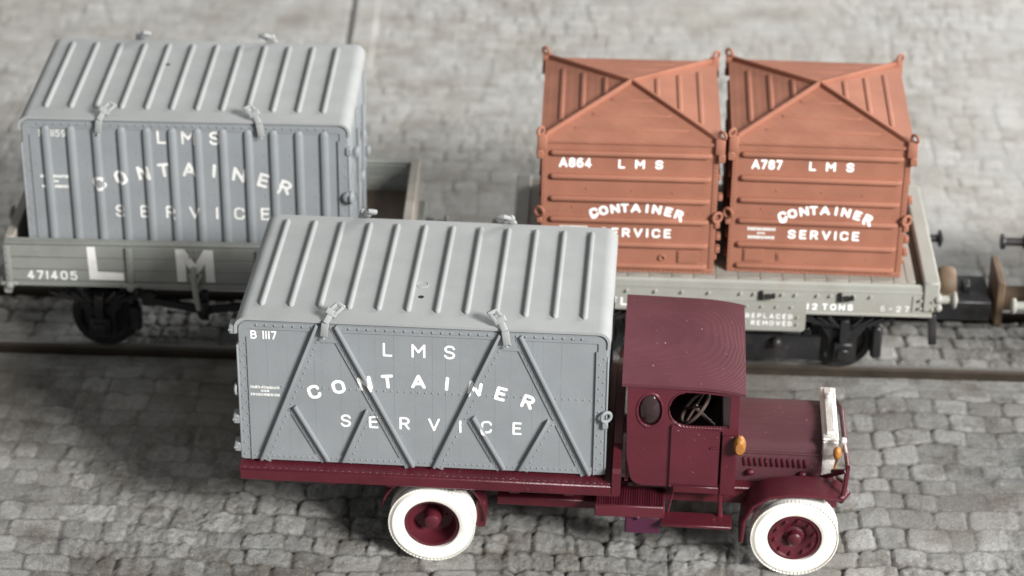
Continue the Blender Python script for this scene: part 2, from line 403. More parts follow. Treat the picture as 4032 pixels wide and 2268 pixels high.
def arch(cs, xs, zt, drop, xm, half, h):
    return [(c, x, zt - drop*((x-xm)/half)**2, h, math.atan(-2*drop*(x-xm)/half**2)) for c, x in zip(cs, xs)]
def scribble(parent, x0, x1, zs, hs, y, seed):
    """small print too tiny to read: three rows of worn dabs"""
    rnd = random.Random(seed); mb = MB()
    for (z, h, f0, f1) in zip(zs, hs, (0, .36, .02), (1, .64, .98)):
        x = x0+(x1-x0)*f0; xe = x0+(x1-x0)*f1
        while x < xe:
            wd = rnd.uniform(.016, .034)
            mb.box(x, min(x+wd, xe), y-.003, y+.003, z-h/2*rnd.uniform(.8, 1), z+h/2*rnd.uniform(.8, 1), rot=(0, rnd.uniform(-.06, .06), 0)); x += wd+rnd.uniform(.002, .008)
    return mb.build('lettering', M['white_worn'], parent)
def plate2d(outer, holes, th):
    cd = bpy.data.curves.new('tmp', 'CURVE'); cd.dimensions = '2D'; cd.fill_mode = 'BOTH'; cd.extrude = th/2
    for poly in [outer]+holes:
        sp = cd.splines.new('POLY'); sp.points.add(len(poly)-1); sp.use_cyclic_u = True
        for i, p in enumerate(poly): sp.points[i].co = (p[0], p[1], 0, 1)
    return curve_mesh(cd)
def arc(cx, cz, r, a0, a1, n=8, rz=None):
    return [(cx + r*math.cos(math.radians(a0+(a1-a0)*k/n)), cz + (rz or r)*math.sin(math.radians(a0+(a1-a0)*k/n))) for k in range(n+1)]

# ------------------------------------------------------------------ ground (setts, smooth strip by the rail, sheet joint)
TRK = Vector((0.3133, 25.0097, 0)); TYAW = -0.0326
def vnoise(x, y, seed):
    xi = np.floor(x).astype(np.int64); yi = np.floor(y).astype(np.int64); fx = x-xi; fy = y-yi
    fx = fx*fx*(3-2*fx); fy = fy*fy*(3-2*fy)
    def hsh(a, b):
        h = (a*374761393 + b*668265263 + seed*974634777) & 0x7fffffff
        h = ((h ^ (h >> 13))*1274126177) & 0x7fffffff
        return ((h ^ (h >> 16)) & 0xffff)/65535.0
    return (hsh(xi, yi)*(1-fx)+hsh(xi+1, yi)*fx)*(1-fy) + (hsh(xi, yi+1)*(1-fx)+hsh(xi+1, yi+1)*fx)*fy
def fbm(x, y, seed, o=4):
    t = 0; a = .5
    for k in range(o): t = t + a*vnoise(x*2**k, y*2**k, seed+k); a *= .5
    return t
def sstep(a, b, x):
    t = np.clip((x-a)/(b-a), 0, 1); return t*t*(3-2*t)
def build_ground():
    def far(v0, s0, vmax, sgn):
        out = []; v = v0; st = s0
        while abs(v) < vmax: st *= 1.35; v += sgn*st; out.append(v)
        return out
    xs = list(np.arange(-9.6, 8.6, .0225)); xs = far(xs[0], .0225, 40, -1)[::-1] + xs + far(xs[-1], .0225, 40, 1)
    ys = list(np.arange(-5.0, 2.6, .0215)) + list(np.arange(2.6, 13.0, .04))
    ys = far(ys[0], .0215, 15, -1)[::-1] + ys + far(ys[-1], .04, 45, 1)
    xs = np.array(xs); ys = np.array(ys); nx, ny = len(xs), len(ys)
    x, y = np.meshgrid(xs, ys)
    wx = x + .10*(vnoise(x*1.3, y*1.3, 5)-.5) + .03*(vnoise(x*5, y*5, 6)-.5)
    wy = y + .26*(vnoise(x*.45, y*.45, 7)-.5) + .14*(vnoise(x*1.6, y*1.6, 8)-.5) + .025*(vnoise(x*6, y*6, 9)-.5)
    rng = np.random.default_rng(11)
    rb = [-17.0]
    while rb[-1] < 48: rb.append(rb[-1] + rng.uniform(.27, .37))
    rb = np.array(rb); row = np.clip(np.searchsorted(rb, wy)-1, 0, len(rb)-2)
    dy = np.minimum(wy-rb[row], rb[row+1]-wy)
    dx = np.zeros_like(x); sid = np.zeros(x.shape, np.int64)
    for r in np.unique(row):
        m = row == r; b = [-42.0 - rng.uniform(0, .5)]
        while b[-1] < 42: b.append(b[-1] + rng.choice([.27, .34, .41, .50, .62], p=[.17, .3, .28, .17, .08])*rng.uniform(.9, 1.1))
        b = np.array(b); k = np.clip(np.searchsorted(b, wx[m])-1, 0, len(b)-2)
        dx[m] = np.minimum(wx[m]-b[k], b[k+1]-wx[m]); sid[m] = r*4096 + k
    rr = .075
    ox = np.maximum(rr-dx, 0); oy = np.maximum(rr-dy, 0); d = rr - np.sqrt(ox*ox+oy*oy)      # distance to a rounded stone edge
    d = d + .022*(fbm(x*8, y*8, 21)-.5)
    hs = (sid*2654435761 & 0xffff)/65535.0; h2 = (sid*40503*7919 >> 3 & 0xffff)/65535.0
    fill = sstep(.30, .66, fbm(x*.55+3, y*.55, 31))                      # 1 = well cleaned joints, 0 = filled
    fill2 = sstep(.34, .5, fbm(x*1.9, y*1.9, 41))
    depth = (.009 + .032*fill)*(.3 + .7*fill2)
    stone = sstep(-.006, .024, d)
    z = -depth*(1-stone) + .004*sstep(.0, .09, d) + (hs-.5)*.020*stone - .014
    rough = fbm(x*9, y*9, 51, 4)-.47; rough2 = fbm(x*26, y*26, 61, 3)-.44
    patch = sstep(.48, .64, fbm(x*.7-5, y*.7+2, 71))                     # glue and paint scraped rough here
    pg = np.exp(-(((x+3.2)/1.6)**2 + ((y+2.9)/1.2)**2)); patch = np.clip(patch + pg*1.1, 0, 1)
    stroke = fbm(x*14, y*5, 81, 3)-.44
    z = z + rough*(.008+.022*patch) + rough2*(.012+.024*patch) + stroke*.065*patch
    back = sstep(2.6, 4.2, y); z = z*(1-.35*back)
    # smooth strip in front of the rail, flangeways, rail bed
    edge = -.06 + .16*(vnoise(x*1.1, y*0+2, 91)-.5) + .06*(vnoise(x*4, y*0+9, 92)-.5)
    st = sstep(0, .05, y-edge)*sstep(0, .03, .35-y)
    z = z*(1-st) + st*(-.02 + .012*rough + .010*rough2)
    joint = np.clip((1-stone)*(.30+.70*fill)*(1-st) + .45*sstep(.52, .66, fbm(x*11, y*11, 151))*sstep(.40, .56, fbm(x*.8-3, y*.8+1, 161))*(1-st), 0, 1)
    groove = sstep(0, .03, y-.29)*sstep(0, .03, .53-y)
    z = z - .07*groove
    b2 = sstep(0, .03, y-1.62)*sstep(0, .03, 1.88-y); z = z - .07*b2
    # sheet joint running away from the camera behind the covered wagon
    sx = x + 3.10 + .03*(y-10)
    j = np.exp(-(sx/.035)**2)*sstep(7.5, 8.6, y); z = z - .045*j
    lift = sstep(0, .03, sx)*sstep(0, .06, .40-sx)*sstep(8.0, 9.0, y)
    z = z*(1-lift) + lift*(.035 + .3*z)
    grit = sstep(.44, .60, fbm(x*1.3+7, y*1.3, 131))*sstep(.40, .62, fbm(x*5, y*5, 141))
    tone = .22 + .62*hs*stone + .28*(h2-.3) + .35*(fbm(x*.9, y*.9, 101)-.5) - .40*grit
    tone = np.clip(tone*(1-.2*back) + .35*back + .30*lift + .10*st, 0, 1)  # tone raised behind the track: brighter window light painted into the setts
    brown = np.clip(sstep(.42, .62, fbm(x*.6+9, y*.9, 111))*.35*(x < 90) + .55*groove + .35*np.exp(-((y-.1)/.55)**2)*sstep(.40, .6, fbm(x*1.5, y*3, 121)), 0, .8)*(1-.7*lift)
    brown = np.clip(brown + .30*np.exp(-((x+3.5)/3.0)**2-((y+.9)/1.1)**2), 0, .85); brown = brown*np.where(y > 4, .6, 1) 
    co = np.stack([x, y, z], -1).reshape(-1, 3).astype(np.float32)
    i = np.arange(nx*ny).reshape(ny, nx)
    q = np.stack([i[:-1, :-1], i[:-1, 1:], i[1:, 1:], i[1:, :-1]], -1).reshape(-1, 4).astype(np.int32)
    me = bpy.data.meshes.new('ground'); me.vertices.add(len(co)); me.vertices.foreach_set('co', co.ravel())
    nq = len(q); me.loops.add(nq*4); me.loops.foreach_set('vertex_index', q.ravel())
    me.polygons.add(nq); me.polygons.foreach_set('loop_start', np.arange(0, nq*4, 4, dtype=np.int32))
    me.polygons.foreach_set('loop_total', np.full(nq, 4, np.int32)); me.polygons.foreach_set('use_smooth', np.ones(nq, bool))
    me.update()
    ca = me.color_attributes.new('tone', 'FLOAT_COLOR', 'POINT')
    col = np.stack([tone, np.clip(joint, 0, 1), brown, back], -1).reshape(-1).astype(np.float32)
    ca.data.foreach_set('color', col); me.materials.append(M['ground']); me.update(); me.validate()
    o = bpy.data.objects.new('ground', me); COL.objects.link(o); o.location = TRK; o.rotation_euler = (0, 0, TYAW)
    tag(o, 'grey stone sett yard with worn brown joints', 'ground', kind='structure')
build_ground()
def rail(yc, label):
    prof = [(-.085, -.16), (-.085, -.13), (-.018, -.11), (-.018, .0), (-.036, .015), (-.036, .062), (-.024, .078), (.024, .078), (.036, .062), (.036, .015), (.018, .0), (.018, -.11), (.085, -.13), (.085, -.16)]
    mb = MB(); mb.prism([(yc+a, b) for a, b in prof], 'x', -30, 30)
    o = mb.build('railway_rail', M['rail']); o.location = TRK; o.rotation_euler = (0, 0, TYAW); tag(o, label, 'rail', 'rails of the yard track')
rail(.40, 'rusty steel rail set in the setts nearest the lorry, in front of the wagon wheels')
rail(1.75, 'rusty steel rail on the far side of the track, behind the wagon wheels')

# ------------------------------------------------------------------ grey covered containers
def lug(parent, m, x, y, z, lean, side):
    """hinged lifting eye at the roof edge: strap up the side, knuckle and a slotted eye leaning over the roof"""
    mb = MB(); s = side                     # side +1 = front edge (y small), -1 = back edge
    a = Vector((x, y - s*.03, z-.16)); b = Vector((x + lean*.02, y - s*.035, z-.01)); c = Vector((x+lean*.075, y+s*.03, z+.075)); d = Vector((x+lean*.155, y+s*.09, z+.13))
    n1 = (0, -s, .25)
    if s > 0: mb.beam(a, b, .075, .03, n1, .008)
    mb.beam(b, c, .062, .04, n1, .01)
    k = (c-b).normalized(); nn = Vector((0, -s*.6, .8)); t = k.cross(nn).normalized()
    mb.beam(c-k*.03, c+k*.035, .12, .055, n1, .012)
    dd = (d-c).normalized()
    for q in (-1, 1): mb.beam(c + t*q*.036, d + t*q*.036, .036, .045, n1, .010)
    mb.beam(d-t*.052, d+t*.052, .040, .045, n1, .010)
    mb.rivet(a+Vector((0, -s*.012, -.02)), (0, -s, 0), .018, .012)
    return mb.build('lifting_lug', m, parent)
def roof_path(L, H, r, drop, off=0.0):
    p = [(-off, H-r-drop)] + [(r-(r+off)*math.cos(math.radians(a)), H-r+(r+off)*math.sin(math.radians(a))) for a in range(0, 91, 15)]
    p += [(L-r+(r+off)*math.sin(math.radians(a)), H-r+(r+off)*math.cos(math.radians(a))) for a in range(0, 91, 15)] + [(L+off, H-r-drop)]
    return p
def closed_container(root, L, W, H, kind):
    g, gr = M['grey'], M['grey_roof']; r = .095
    body = MB()
    path = roof_path(L, H-.03, r, 0)
    body.prism([(0, 0)] + path + [(L, 0)], 'y', 0, W)
    # angle band under the eave, following the rounded ends
    for y0, y1 in ((-.012, .0), (W, W+.012)):
        inn = roof_path(L, H-.045, r, .30, -.012)
        body.ribbon(inn, 'y', y0, y1, -.075)
    nb = 36
    for i in range(nb):
        x = .22 + (L-.44)*i/(nb-1); body.box(x-.035, x+.035, -.020, -.010, H-.098, H-.080); body.rivet((x-.03, -.012, H-.082), (0, -1, 0), .013, .012)
    for x0, x1 in ((.0, .095), (L-.095, L)):
        body.box(x0, x1, -.011, .0, 0, H-.30); body.box((.088 if x0 == 0 else L-.105), (.105 if x0 == 0 else L-.088), -.022, -.0105, 0, H-.22)
        for k in range(20):
            body.rivet(((x0+x1)/2 + (.022 if k % 2 else -.022), -.011, .06+k*.068), (0, -1, 0))
    body.box(.0955, L-.0955, -.010, .0, .0, .085)
    for k in range(58): body.rivet((.13+(L-.26)*k/57, -.010, .045), (0, -1, 0), .011)
    if kind == 'brace':
        for k in range(50): body.rivet((.15+(L-.3)*k/49, 0, .865), (0, -1, 0), .011)
        for x in (.29, .76, 1.02, 1.55, 1.93, 2.06, 2.55, 2.92, 3.2): body.box(x-.008, x+.008, -.0012, .0, .086, H-.13)
        for x in (.49, .58, .83, 1.2, 1.36, 1.75, 2.2, 2.7, 3.02): body.box(x-.003, x+.003, -.0008, .0, .086, H-.13)
        for z in (.30, .37): body.box(.11, L-.11, -.0006, .0, z-.003, z+.003)
    else:
        for i in range(13):
            for k in range(0, 24, 3): body.rivet((.14+.282*i, 0, .3+k*.055), (0, -1, 0), .009)
        for x in (1.40, 2.53):
            for k in range(30): body.rivet((x-.06, 0, .12+k*.05), (0, -1, 0), .009); body.rivet((x+.0, 0, .12+k*.05), (0, -1, 0), .009)
    # end door framing (right end, +x) and left end
    for xe, s in ((L, 1), (0, -1)):
        for yy in (.03, W*.5, W-.03): body.box(min(xe, xe+s*.02), max(xe, xe+s*.02), yy-.05, yy+.05, .01, H-.32, .006)
        for zz in (.05, .55, 1.05): body.box(min(xe, xe+s*.014), max(xe, xe+s*.014), .09, W-.09, zz-.04, zz+.04)
    body.build('body', g, root)
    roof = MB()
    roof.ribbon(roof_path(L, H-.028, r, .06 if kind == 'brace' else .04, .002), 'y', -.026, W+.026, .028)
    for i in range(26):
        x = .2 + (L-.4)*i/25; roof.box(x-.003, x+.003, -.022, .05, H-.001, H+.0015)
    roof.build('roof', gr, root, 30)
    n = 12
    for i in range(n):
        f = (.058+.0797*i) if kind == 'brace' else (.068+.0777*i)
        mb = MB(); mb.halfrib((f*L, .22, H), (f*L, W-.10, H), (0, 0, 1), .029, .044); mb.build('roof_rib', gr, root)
    for x, lean in ((.86, 1), (2.66, -1)):
        lug(root, gr, x, -.02, H, lean, 1); lug(root, gr, x+(.08 if lean > 0 else -.06), W+.02, H, lean, -1)
    return g
TL, TH, TW = 3.638, 1.651, 2.13
T = empty('freight_container', (-2.6922, 21.5486, 1.1167+.028), -.0637, 'grey container with diagonal bracing, numbered B 1117, loaded on the crimson lorry', 'container', 'grey covered freight containers')
g = closed_container(T, TL, TW, TH, 'brace')
def brace(parent, x0, z0, x1, z1, small=False):
    mb = MB(); a = Vector((x0, -.006, z0)); b = Vector((x1, -.006, z1)); d = (b-a).normalized(); s = 1
    t = Vector((d.z, 0, -d.x)); t = t if t.x > 0 else -t
    wd = .105 if not small else .095
    off = t*(wd*.5-.012)
    mb.beam(a+off*(1 if x0 > x1 else -1), b+off*(1 if x0 > x1 else -1), wd, .013, (0, -1, 0))
    mb.beam(a+Vector((0, -.022, 0)), b+Vector((0, -.022, 0)), .030, .048, (0, -1, 0), .006)
    n = int((b-a).length/.075); sg = 1 if x0 > x1 else -1
    for k in range(n):
        p = a + (b-a)*((k+.5)/n) + t*(wd*.62*sg); mb.rivet((p.x, -.0125, p.z), (0, -1, 0), .011)
    return mb.build('diagonal_brace', M['grey'], parent)
Z0 = 1.1447
for (xa, za, xb, zb, sm) in ((.79, 2.745, .19, 1.15, 0), (.975, 2.745, 1.73, 1.15, 0), (2.59, 2.735, 1.935, 1.15, 0), (2.79, 2.725, 3.50, 1.15, 0),
                             (.545, 1.80, .87, 1.17, 1), (1.27, 1.79, 1.02, 1.17, 1), (2.33, 1.77, 2.645, 1.17, 1), (3.08, 1.77, 2.80, 1.17, 1)):
    brace(T, xa, za-Z0, xb, zb-Z0, sm)
for x in (.875, 2.685):
    mb = MB(); mb.prism([(x-.16, 1.40), (x+.16, 1.40), (x+.10, 1.565), (x-.10, 1.565)], 'y', -.014, 0); mb.rivet((x, -.014, 1.47), (0, -1, 0), .018, .012)
    mb.build('gusset_plate', M['grey'], T)
drape(T, [(c, x, 1.3435, .155, 0) for c, x in zip('LMS', (1.48, 1.785, 2.092))], .072)
drape(T, arch('CONTAINER', (.74, .985, 1.25, 1.475, 1.782, 2.065, 2.345, 2.60, 2.87), 2.138-Z0, .175, 1.80, 1.06, .158), .105, steep=.07)
drape(T, [(c, x, 1.642-Z0, .145, 0) for c, x in zip('SERVICE', (1.05, 1.33, 1.64, 1.935, 2.20, 2.46, 2.765))], .075, steep=.03)
drape(T, line('B 1117', .128, .385, 2.547-Z0, .095), .085)
scribble(T, .095, .40, (1.99-Z0, 1.948-Z0, 1.905-Z0), (.032, .024, .03), -.0005, 3)
for z in (1.50, .80, .46, .13):
    mb = MB()
    if z == .80: mb.torus((-.045, .02, z), .05, .016, 'x', 16, 6)
    else: mb.box(-.085, -.012, -.02, .12, z-.05, z+.05, .012); mb.box(-.09, -.05, -.03, .02, z-.012, z+.012, .004)
    mb.build('hinge' if z != .80 else 'ring', M['grey'], T)
mb = MB(); mb.torus((TL+.01, -.035, .70), .052, .018, 'y', 18, 8, rot=(0, 0, .5)); mb.box(TL-.03, TL+.03, -.05, -.005, .56, .64, .01); mb.build('ring', M['grey'], T)
mb = MB(); mb.lathe([(0, .002), (.028, .002), (.030, .0)], (1.76, .53, TH+.0025), 'z', 16); mb.build('roof_hole', M['hole'], T)
mb = MB(); mb.torus((1.75, .78, TH+.002), .058, .006, 'z', 24, 6); mb.build('scribed_ring', M['grey_roof'], T)

GZ = 1.31; GH = 3.181-GZ; GL = 3.60
G = empty('freight_container', (-5.4263, 25.2223, GZ), -.0238, 'grey ribbed container ending in number 1159, standing in the open wagon', 'container', 'grey covered freight containers')
closed_container(G, GL, 2.08, GH, 'rib')
for i in range(12):
    f = .075+.0777*i; mb = MB(); mb.halfrib((f*GL, 0, .03), (f*GL, 0, 3.085-GZ), (0, -1, 0), .047, .046); mb.build('side_rib', M['grey'], G)
drape(G, [(c, x, 2.957-GZ, .165, 0) for c, x in zip('LMS', (1.545, 1.84, 2.135))], .085, 'white_worn')
drape(G, arch('CONTAINER', (.826, 1.068, 1.326, 1.55, 1.835, 2.11, 2.387, 2.654, 2.895), 2.567-GZ, .19, 1.85, 1.03, .172), .105, 'white_worn')
drape(G, [(c, x, 2.03-GZ, .155, 0) for c, x in zip('SERVICE', (1.033, 1.309, 1.602, 1.87, 2.12, 2.37, 2.66))], .08, 'white_worn')
drape(G, line('F', .19, .245, 2.935-GZ, .085) + line('1159', .325, .49, 2.935-GZ, .085), .085, 'white_worn')
scribble(G, .17, .48, (2.445-GZ, 2.385-GZ, 2.32-GZ), (.036, .03, .036), -.0015, 5)
mb = MB(); mb.lathe([(.0, -.05), (.04, -.055), (.065, -.04), (.07, 0)], (GL-.0, -.02, .97), 'y', 16); mb.torus((GL+.03, -.03, .97), .06, .02, 'x', 16, 8); mb.build('ring', M['grey'], G)
mb = MB(); mb.box(GL-.02, GL+.045, -.035, .03, 1.48, 1.58, .01); mb.build('hinge', M['grey'], G)
for k, (yy, zz) in enumerate(((.55, 1.25), (1.5, 1.0), (2.0, .55), (1.2, .62))):
    mb = MB(); mb.box(GL+.021, GL+.075, yy-.06, yy+.06, zz-.05, zz+.05, .015); mb.build('door_catch', M['grey'], G)
mb = MB(); mb.tube([(GL+.05, .75, .1), (GL+.05, .75, 1.45)], .02); mb.tube([(GL+.05, 1.38, .1), (GL+.05, 1.38, 1.45)], .02); mb.build('door_bar', M['grey'], G)
mb = MB(); mb.lathe([(0, .002), (.026, .002), (.028, 0)], (1.42, 1.43, GH+.0025), 'z', 14); mb.build('roof_hole', M['hole'], G)

# ------------------------------------------------------------------ red-brown open-pattern containers
AL, AW, AH = 1.943, 2.165, 1.624
def small_container(root, number, variant):
    b = M['bauxite']; L, W, H = AL, AW, AH
    body = MB(); body.box(0, L, 0, W, 0, H-.02, .012)
    for x0, x1 in ((.0, .06), (L-.06, L)):
        body.box(x0+.001, x1-.001, -.009, .002, .01, H-.07)
        for k in range(30): body.rivet(((x0+x1)/2, -.009, .05+k*.049), (0, -1, 0), .010, .008)
    body.box(.0, L, -.014, .002, .0, .055, .005)
    for k in range(34): body.rivet((.05+(L-.1)*k/33, -.014, .028), (0, -1, 0), .010, .008)
    for k in range(20): body.rivet((.1+.09*k, 0, .745), (0, -1, 0), .009, .007)
    for (x, z) in ((.5, 1.03), (1.0, 1.02), (1.45, 1.0), (.35, .80), (1.55, .2)): body.rivet((x, 0, z), (0, -1, 0), .012, .01)
    for s, xe in ((-1, 0), (1, L)):
        for k in range(6): body.box(min(xe, xe+s*.03), max(xe, xe+s*.03), .12, W-.1, .10+k*.25, .16+k*.25, .012)
    body.build('body', b, root)
    for z in (1.469, 1.181, .909, .65, .352, .084):
        mb = MB(); mb.halfrib((.08, 0, z), (L-.075, 0, z), (0, -1, 0), .036, .054); mb.build('panel_rib', b, root)
    # hipped roof
    rf = MB(); o = .022; ap = (L/2, W/2, H+.20)
    c = [(-o, -o, H-.005), (L+o, -o, H-.005), (L+o, W+o, H-.005), (-o, W+o, H-.005)]; lo = [(p[0], p[1], H-.035) for p in c]
    V = [rf.bm.verts.new(p) for p in c+lo+[ap]]
    for k in range(4):
        rf.bm.faces.new((V[k], V[(k+1) % 4], V[8])); rf.bm.faces.new((V[k], V[4+k], V[4+(k+1) % 4], V[(k+1) % 4]))
    rf.bm.faces.new((V[7], V[6], V[5], V[4])); rf.build('roof', b, root, 5)
    ah = .205
    for k in range(4):
        a = Vector(c[k]); q = Vector(ap); mb = MB()
        mb.beam(a + (q-a)*.06 + Vector((0, 0, .022)), q + (q-a)*.004 + Vector((0, 0, .022)), .038, .060, (0, 0, 1), .008); mb.build('roof_ridge', b, root)
    for f in (.30, .56, .80):           # ribs: distance from apex towards the eave, in fractions
        for s in (-1, 1):
            hw = W/2*f*.80; xx = L/2 + s*(L/2)*f; zz = H-.005 + ah*(1-f)
            mb = MB(); mb.halfrib((xx, W/2-hw, zz), (xx, W/2+hw, zz), (s*.2, 0, 1), .030, .026); mb.build('roof_rib', b, root)
            hl = L/2*f*.82; yy = W/2 + s*(W/2)*f
            mb = MB(); mb.halfrib((L/2-hl, yy, zz), (L/2+hl, yy, zz), (0, s*.2, 1), .030, .016); mb.build('roof_rib', b, root)
    for (x, y, sx, sy) in ((0, 0, -1, -1), (L, 0, 1, -1), (L, W, 1, 1), (0, W, -1, 1)):
        mb = MB()
        mb.box(x-.055, x+.055, y-.05, y+.05, H-.13, H+.05, .022, seg=2); mb.box(x+sx*.02-.04, x+sx*.02+.04, y+sy*.03-.03, y+sy*.03+.03, H-.22, H-.12, .012)
        mb.torus((x+sx*.02, y-sy*.01, H+.085), .045, .018, 'y', 14, 6, rot=(0, 0, .7*sx*sy)); mb.build('corner_lug', b, root)
    for (x, z, s) in ((-.02, .74, -1), (L+.01, .72, 1)):
        mb = MB(); mb.torus((x, -.02, z), .055, .018, 'y', 16, 8, rot=(0, 0, .55*s)); mb.box(x-.03, x+.03, -.03, .05, z-.14, z-.075, .01); mb.build('ring', b, root)
    for z in (1.42, .95, .46, .30):
        mb = MB(); mb.box(L+.001, L+.055, -.012, .09, z-.035, z+.035, .01); mb.build('hinge', b, root)
    z0 = 1.456
    lettering(root, line(number, .19 if variant == 0 else .211, .54, 2.740-z0, .120), -.0005, .12)
    lettering(root, [(ch, x, 2.798-z0, .112, 0) for ch, x in zip('LMS', (.875, 1.075, 1.285))], -.0005, .115)
    xs = (.585, .69, .818, .925, 1.048, 1.172, 1.28, 1.41, 1.528)
    drape(root, arch('CONTAINER', xs, 2.262-z0, .075 if variant == 0 else .095, 1.055, .475, .116), .13, steep=.08)
    lettering(root, line('SERVICE', .66, 1.445, 1.890-z0, .115), -.0005, .11)
    scribble(root, .205, .515, (2.00-z0, 1.947-z0, 1.895-z0), (.040, .026, .040), -.0005, 9+variant)
    mb = MB()
    if variant == 0:
        mb.box(1.527, 1.763, -.012, .001, .125, .285, .003); mb.box(1.542, 1.748, -.020, -.011, .14, .27, .002); mb.build('label_clip', b, root)
        mb = MB(); mb.torus((1.36, -.012, .19), .032, .010, 'y', 14, 6); mb.build('ring', b, root)
    else:
        mb.box(.174, .409, -.012, .001, .137, .297, .003); mb.box(.189, .385, -.02, -.011, .150, .283, .002); mb.build('label_clip', b, root)
        mb = MB(); mb.box(.545, .61, -.012, .001, .15, .25, .003); mb.box(.565, .59, -.02, -.011, .17, .23, .002); mb.build('latch', b, root)
A = empty('freight_container', (0.3133, 25.0097, 1.456), -.0326, 'red brown container numbered A864 on the flat wagon, partly hidden by the lorry load', 'container', 'red brown containers on the flat wagon')
small_container(A, 'A864', 0)
B = empty('freight_container', (2.408, 25.0225, 1.456), -.0516, 'red brown container numbered A787 on the flat wagon, nearest its buffer end', 'container', 'red brown containers on the flat wagon')
small_container(B, 'A787', 1)

# ------------------------------------------------------------------ wagons
def wheels(root, xs, zc=.435, m='black', r=.37):
    for x in xs:
        for yy, s in ((.40, 1), (1.75, -1)):
            mb = MB(); mb.lathe([(.0, -.08*s), (.06, -.08*s), (.07, -.03*s), (.26, -.02*s), (.29, -.06*s), (r-.005, -.06*s), (r, .05*s), (r+.035, .06*s), (r+.035, .09*s), (.0, .09*s)], (x, yy, .078+r), 'y', 40); mb.build('wheel', M[m], root)
        mb = MB(); mb.tube([(x, .2, .078+r), (x, 1.95, .078+r)], .05); mb.build('axle', M[m], root)
def running_gear(root, xs, y=.12):
    for x in xs:
        for yy, s in ((y, 1), (2.15-y, -1)):
            mb = MB()
            mb.prism([(x-.42, 1.02), (x-.16, .62), (x-.16, .30), (x+.16, .30), (x+.16, .62), (x+.42, 1.02), (x+.30, 1.02), (x+.10, .72), (x-.10, .72), (x-.30, 1.02)], 'y', yy, yy+.03*s); mb.build('axle_guard', M['black'], root)
            mb = MB(); mb.box(x-.11, x+.11, yy-.10*s, yy+.0*s, .36, .60, .02); mb.box(x-.07, x+.07, yy-.13*s, yy-.09*s, .40, .53, .015); mb.build('axle_box', M['black'], root)
            mb = MB()
            for k in range(4):
                hw = .56-.12*k; mb.ribbon([(x+hw*t, .93-.06*k*.55 - .13*(1-t*t)+.03*k) for t in (-1, -.6, -.2, .2, .6, 1)], 'y', min(yy-.09*s, yy-.01*s), max(yy-.09*s, yy-.01*s), .022)
            mb.box(x-.05, x+.05, min(yy-.10*s, yy-.001*s), max(yy-.10*s, yy-.001*s), .60, .90, .008); mb.build('leaf_spring', M['black'], root)
def buffer(root, x, y, z, s, m1, m2, flat=False):
    mb = MB(); pr = [(.0, 0), (.085, 0), (.075, .10), (.05, .11), (.045, .22), (.095, .235), (.105, .255), (.09, .27), (.0, .30)]
    mb.lathe([(r, h*s) for r, h in pr], (x, y, z), 'x', 20); return mb.build('buffer', M[m1], root)

# open wagon
OW = empty('open_wagon', (-5.4263, 25.2223, 0), -.0238, 'grey three plank open wagon numbered 471405 carrying the ribbed grey container', 'wagon')
x0, x1, y0, y1 = -.29, 4.26, -.13, 2.16
def plank_side(name, a0, a1, ya, yb, front):
    mb = MB()
    for z_0, z_1 in ((1.190, 1.326), (1.331, 1.480), (1.485, 1.640)): mb.box(a0, a1, ya, yb, z_0, z_1, .007)
    mb.box(a0+.002, a1-.002, ya+.012, yb-.012, 1.14, 1.66)
    mb.box(a0, a1, ya-.004, yb+.004, 1.645, 1.692, .012)
    mb.box(a0, a1, ya-.03 if front else ya, yb if front else yb+.03, 1.128, 1.186, .008)
    return mb.build(name, M['wagon'], OW)
plank_side('side_panel', x0+.001, x1-.001, y0, y0+.085, True); plank_side('side_panel', x0+.001, x1-.001, y1-.085, y1, False)
for xe, s in ((x0, 1), (x1, -1)):
    mb = MB(); a, b_ = sorted((xe, xe+s*.10))
    for z_0, z_1 in ((1.190, 1.326), (1.331, 1.480), (1.485, 1.640)): mb.box(a, b_, y0+.087, y1-.087, z_0, z_1, .007)
    mb.box(a+.012, b_-.012, y0+.087, y1-.087, 1.14, 1.66); mb.box(a-.006, b_+.006, y0+.088, y1-.088, 1.645, 1.70, .012)
    mb.build('end_panel', M['wagon_deck'], OW)
mb = MB(); mb.box(x0+.02, x1-.02, y0+.088, y1-.088, 1.20, 1.305); mb.build('floor', M['wood'], OW)
for x in (1.123, -.255, 2.60, 4.20):
    mb = MB(); mb.beam((x, y0-.018, 1.64), (x, y0-.018, 1.13), .075, .036, (0, -1, 0), .01); mb.box(x-.10, x+.10, y0-.055, y0-.031, 1.135, 1.185, .012); mb.ball((x, y0-.05, 1.14), .05, (1, .7, 1))
    for z in (1.6, 1.52, 1.43, 1.35, 1.27): mb.rivet((x, y0-.036, z), (0, -1, 0), .014, .012)
    mb.build('side_strap', M['wagon'], OW)
for x in (1.80, 1.87):
    mb = MB(); mb.rivet((x, y0, 1.60), (0, -1, 0), .016, .014); mb.rivet((x, y0, 1.53), (0, -1, 0), .016, .014); mb.build('bolt', M['wagon'], OW)
mb = MB(); mb.tube([(1.84, y0-.03, 1.41), (1.85, y0-.06, 1.22), (1.865, y0-.09, 1.08), (1.885, y0-.09, .90)], [.030, .036, .034, .026], 10); mb.tube([(1.80, y0-.02, 1.33), (1.86, y0-.06, 1.19)], .026); mb.tube([(1.93, y0-.02, 1.33), (1.86, y0-.06, 1.19)], .022)
mb.build('brake_lever', M['wagon_light'], OW)
mb = MB()
mb.prism([(.644, 1.632), (.738, 1.632), (.752, 1.315), (1.045, 1.305), (1.046, 1.210), (.655, 1.214)], 'y', y0-.004, y0-.001); mb.build('lettering', M['white_worn'], OW)
mb = MB()
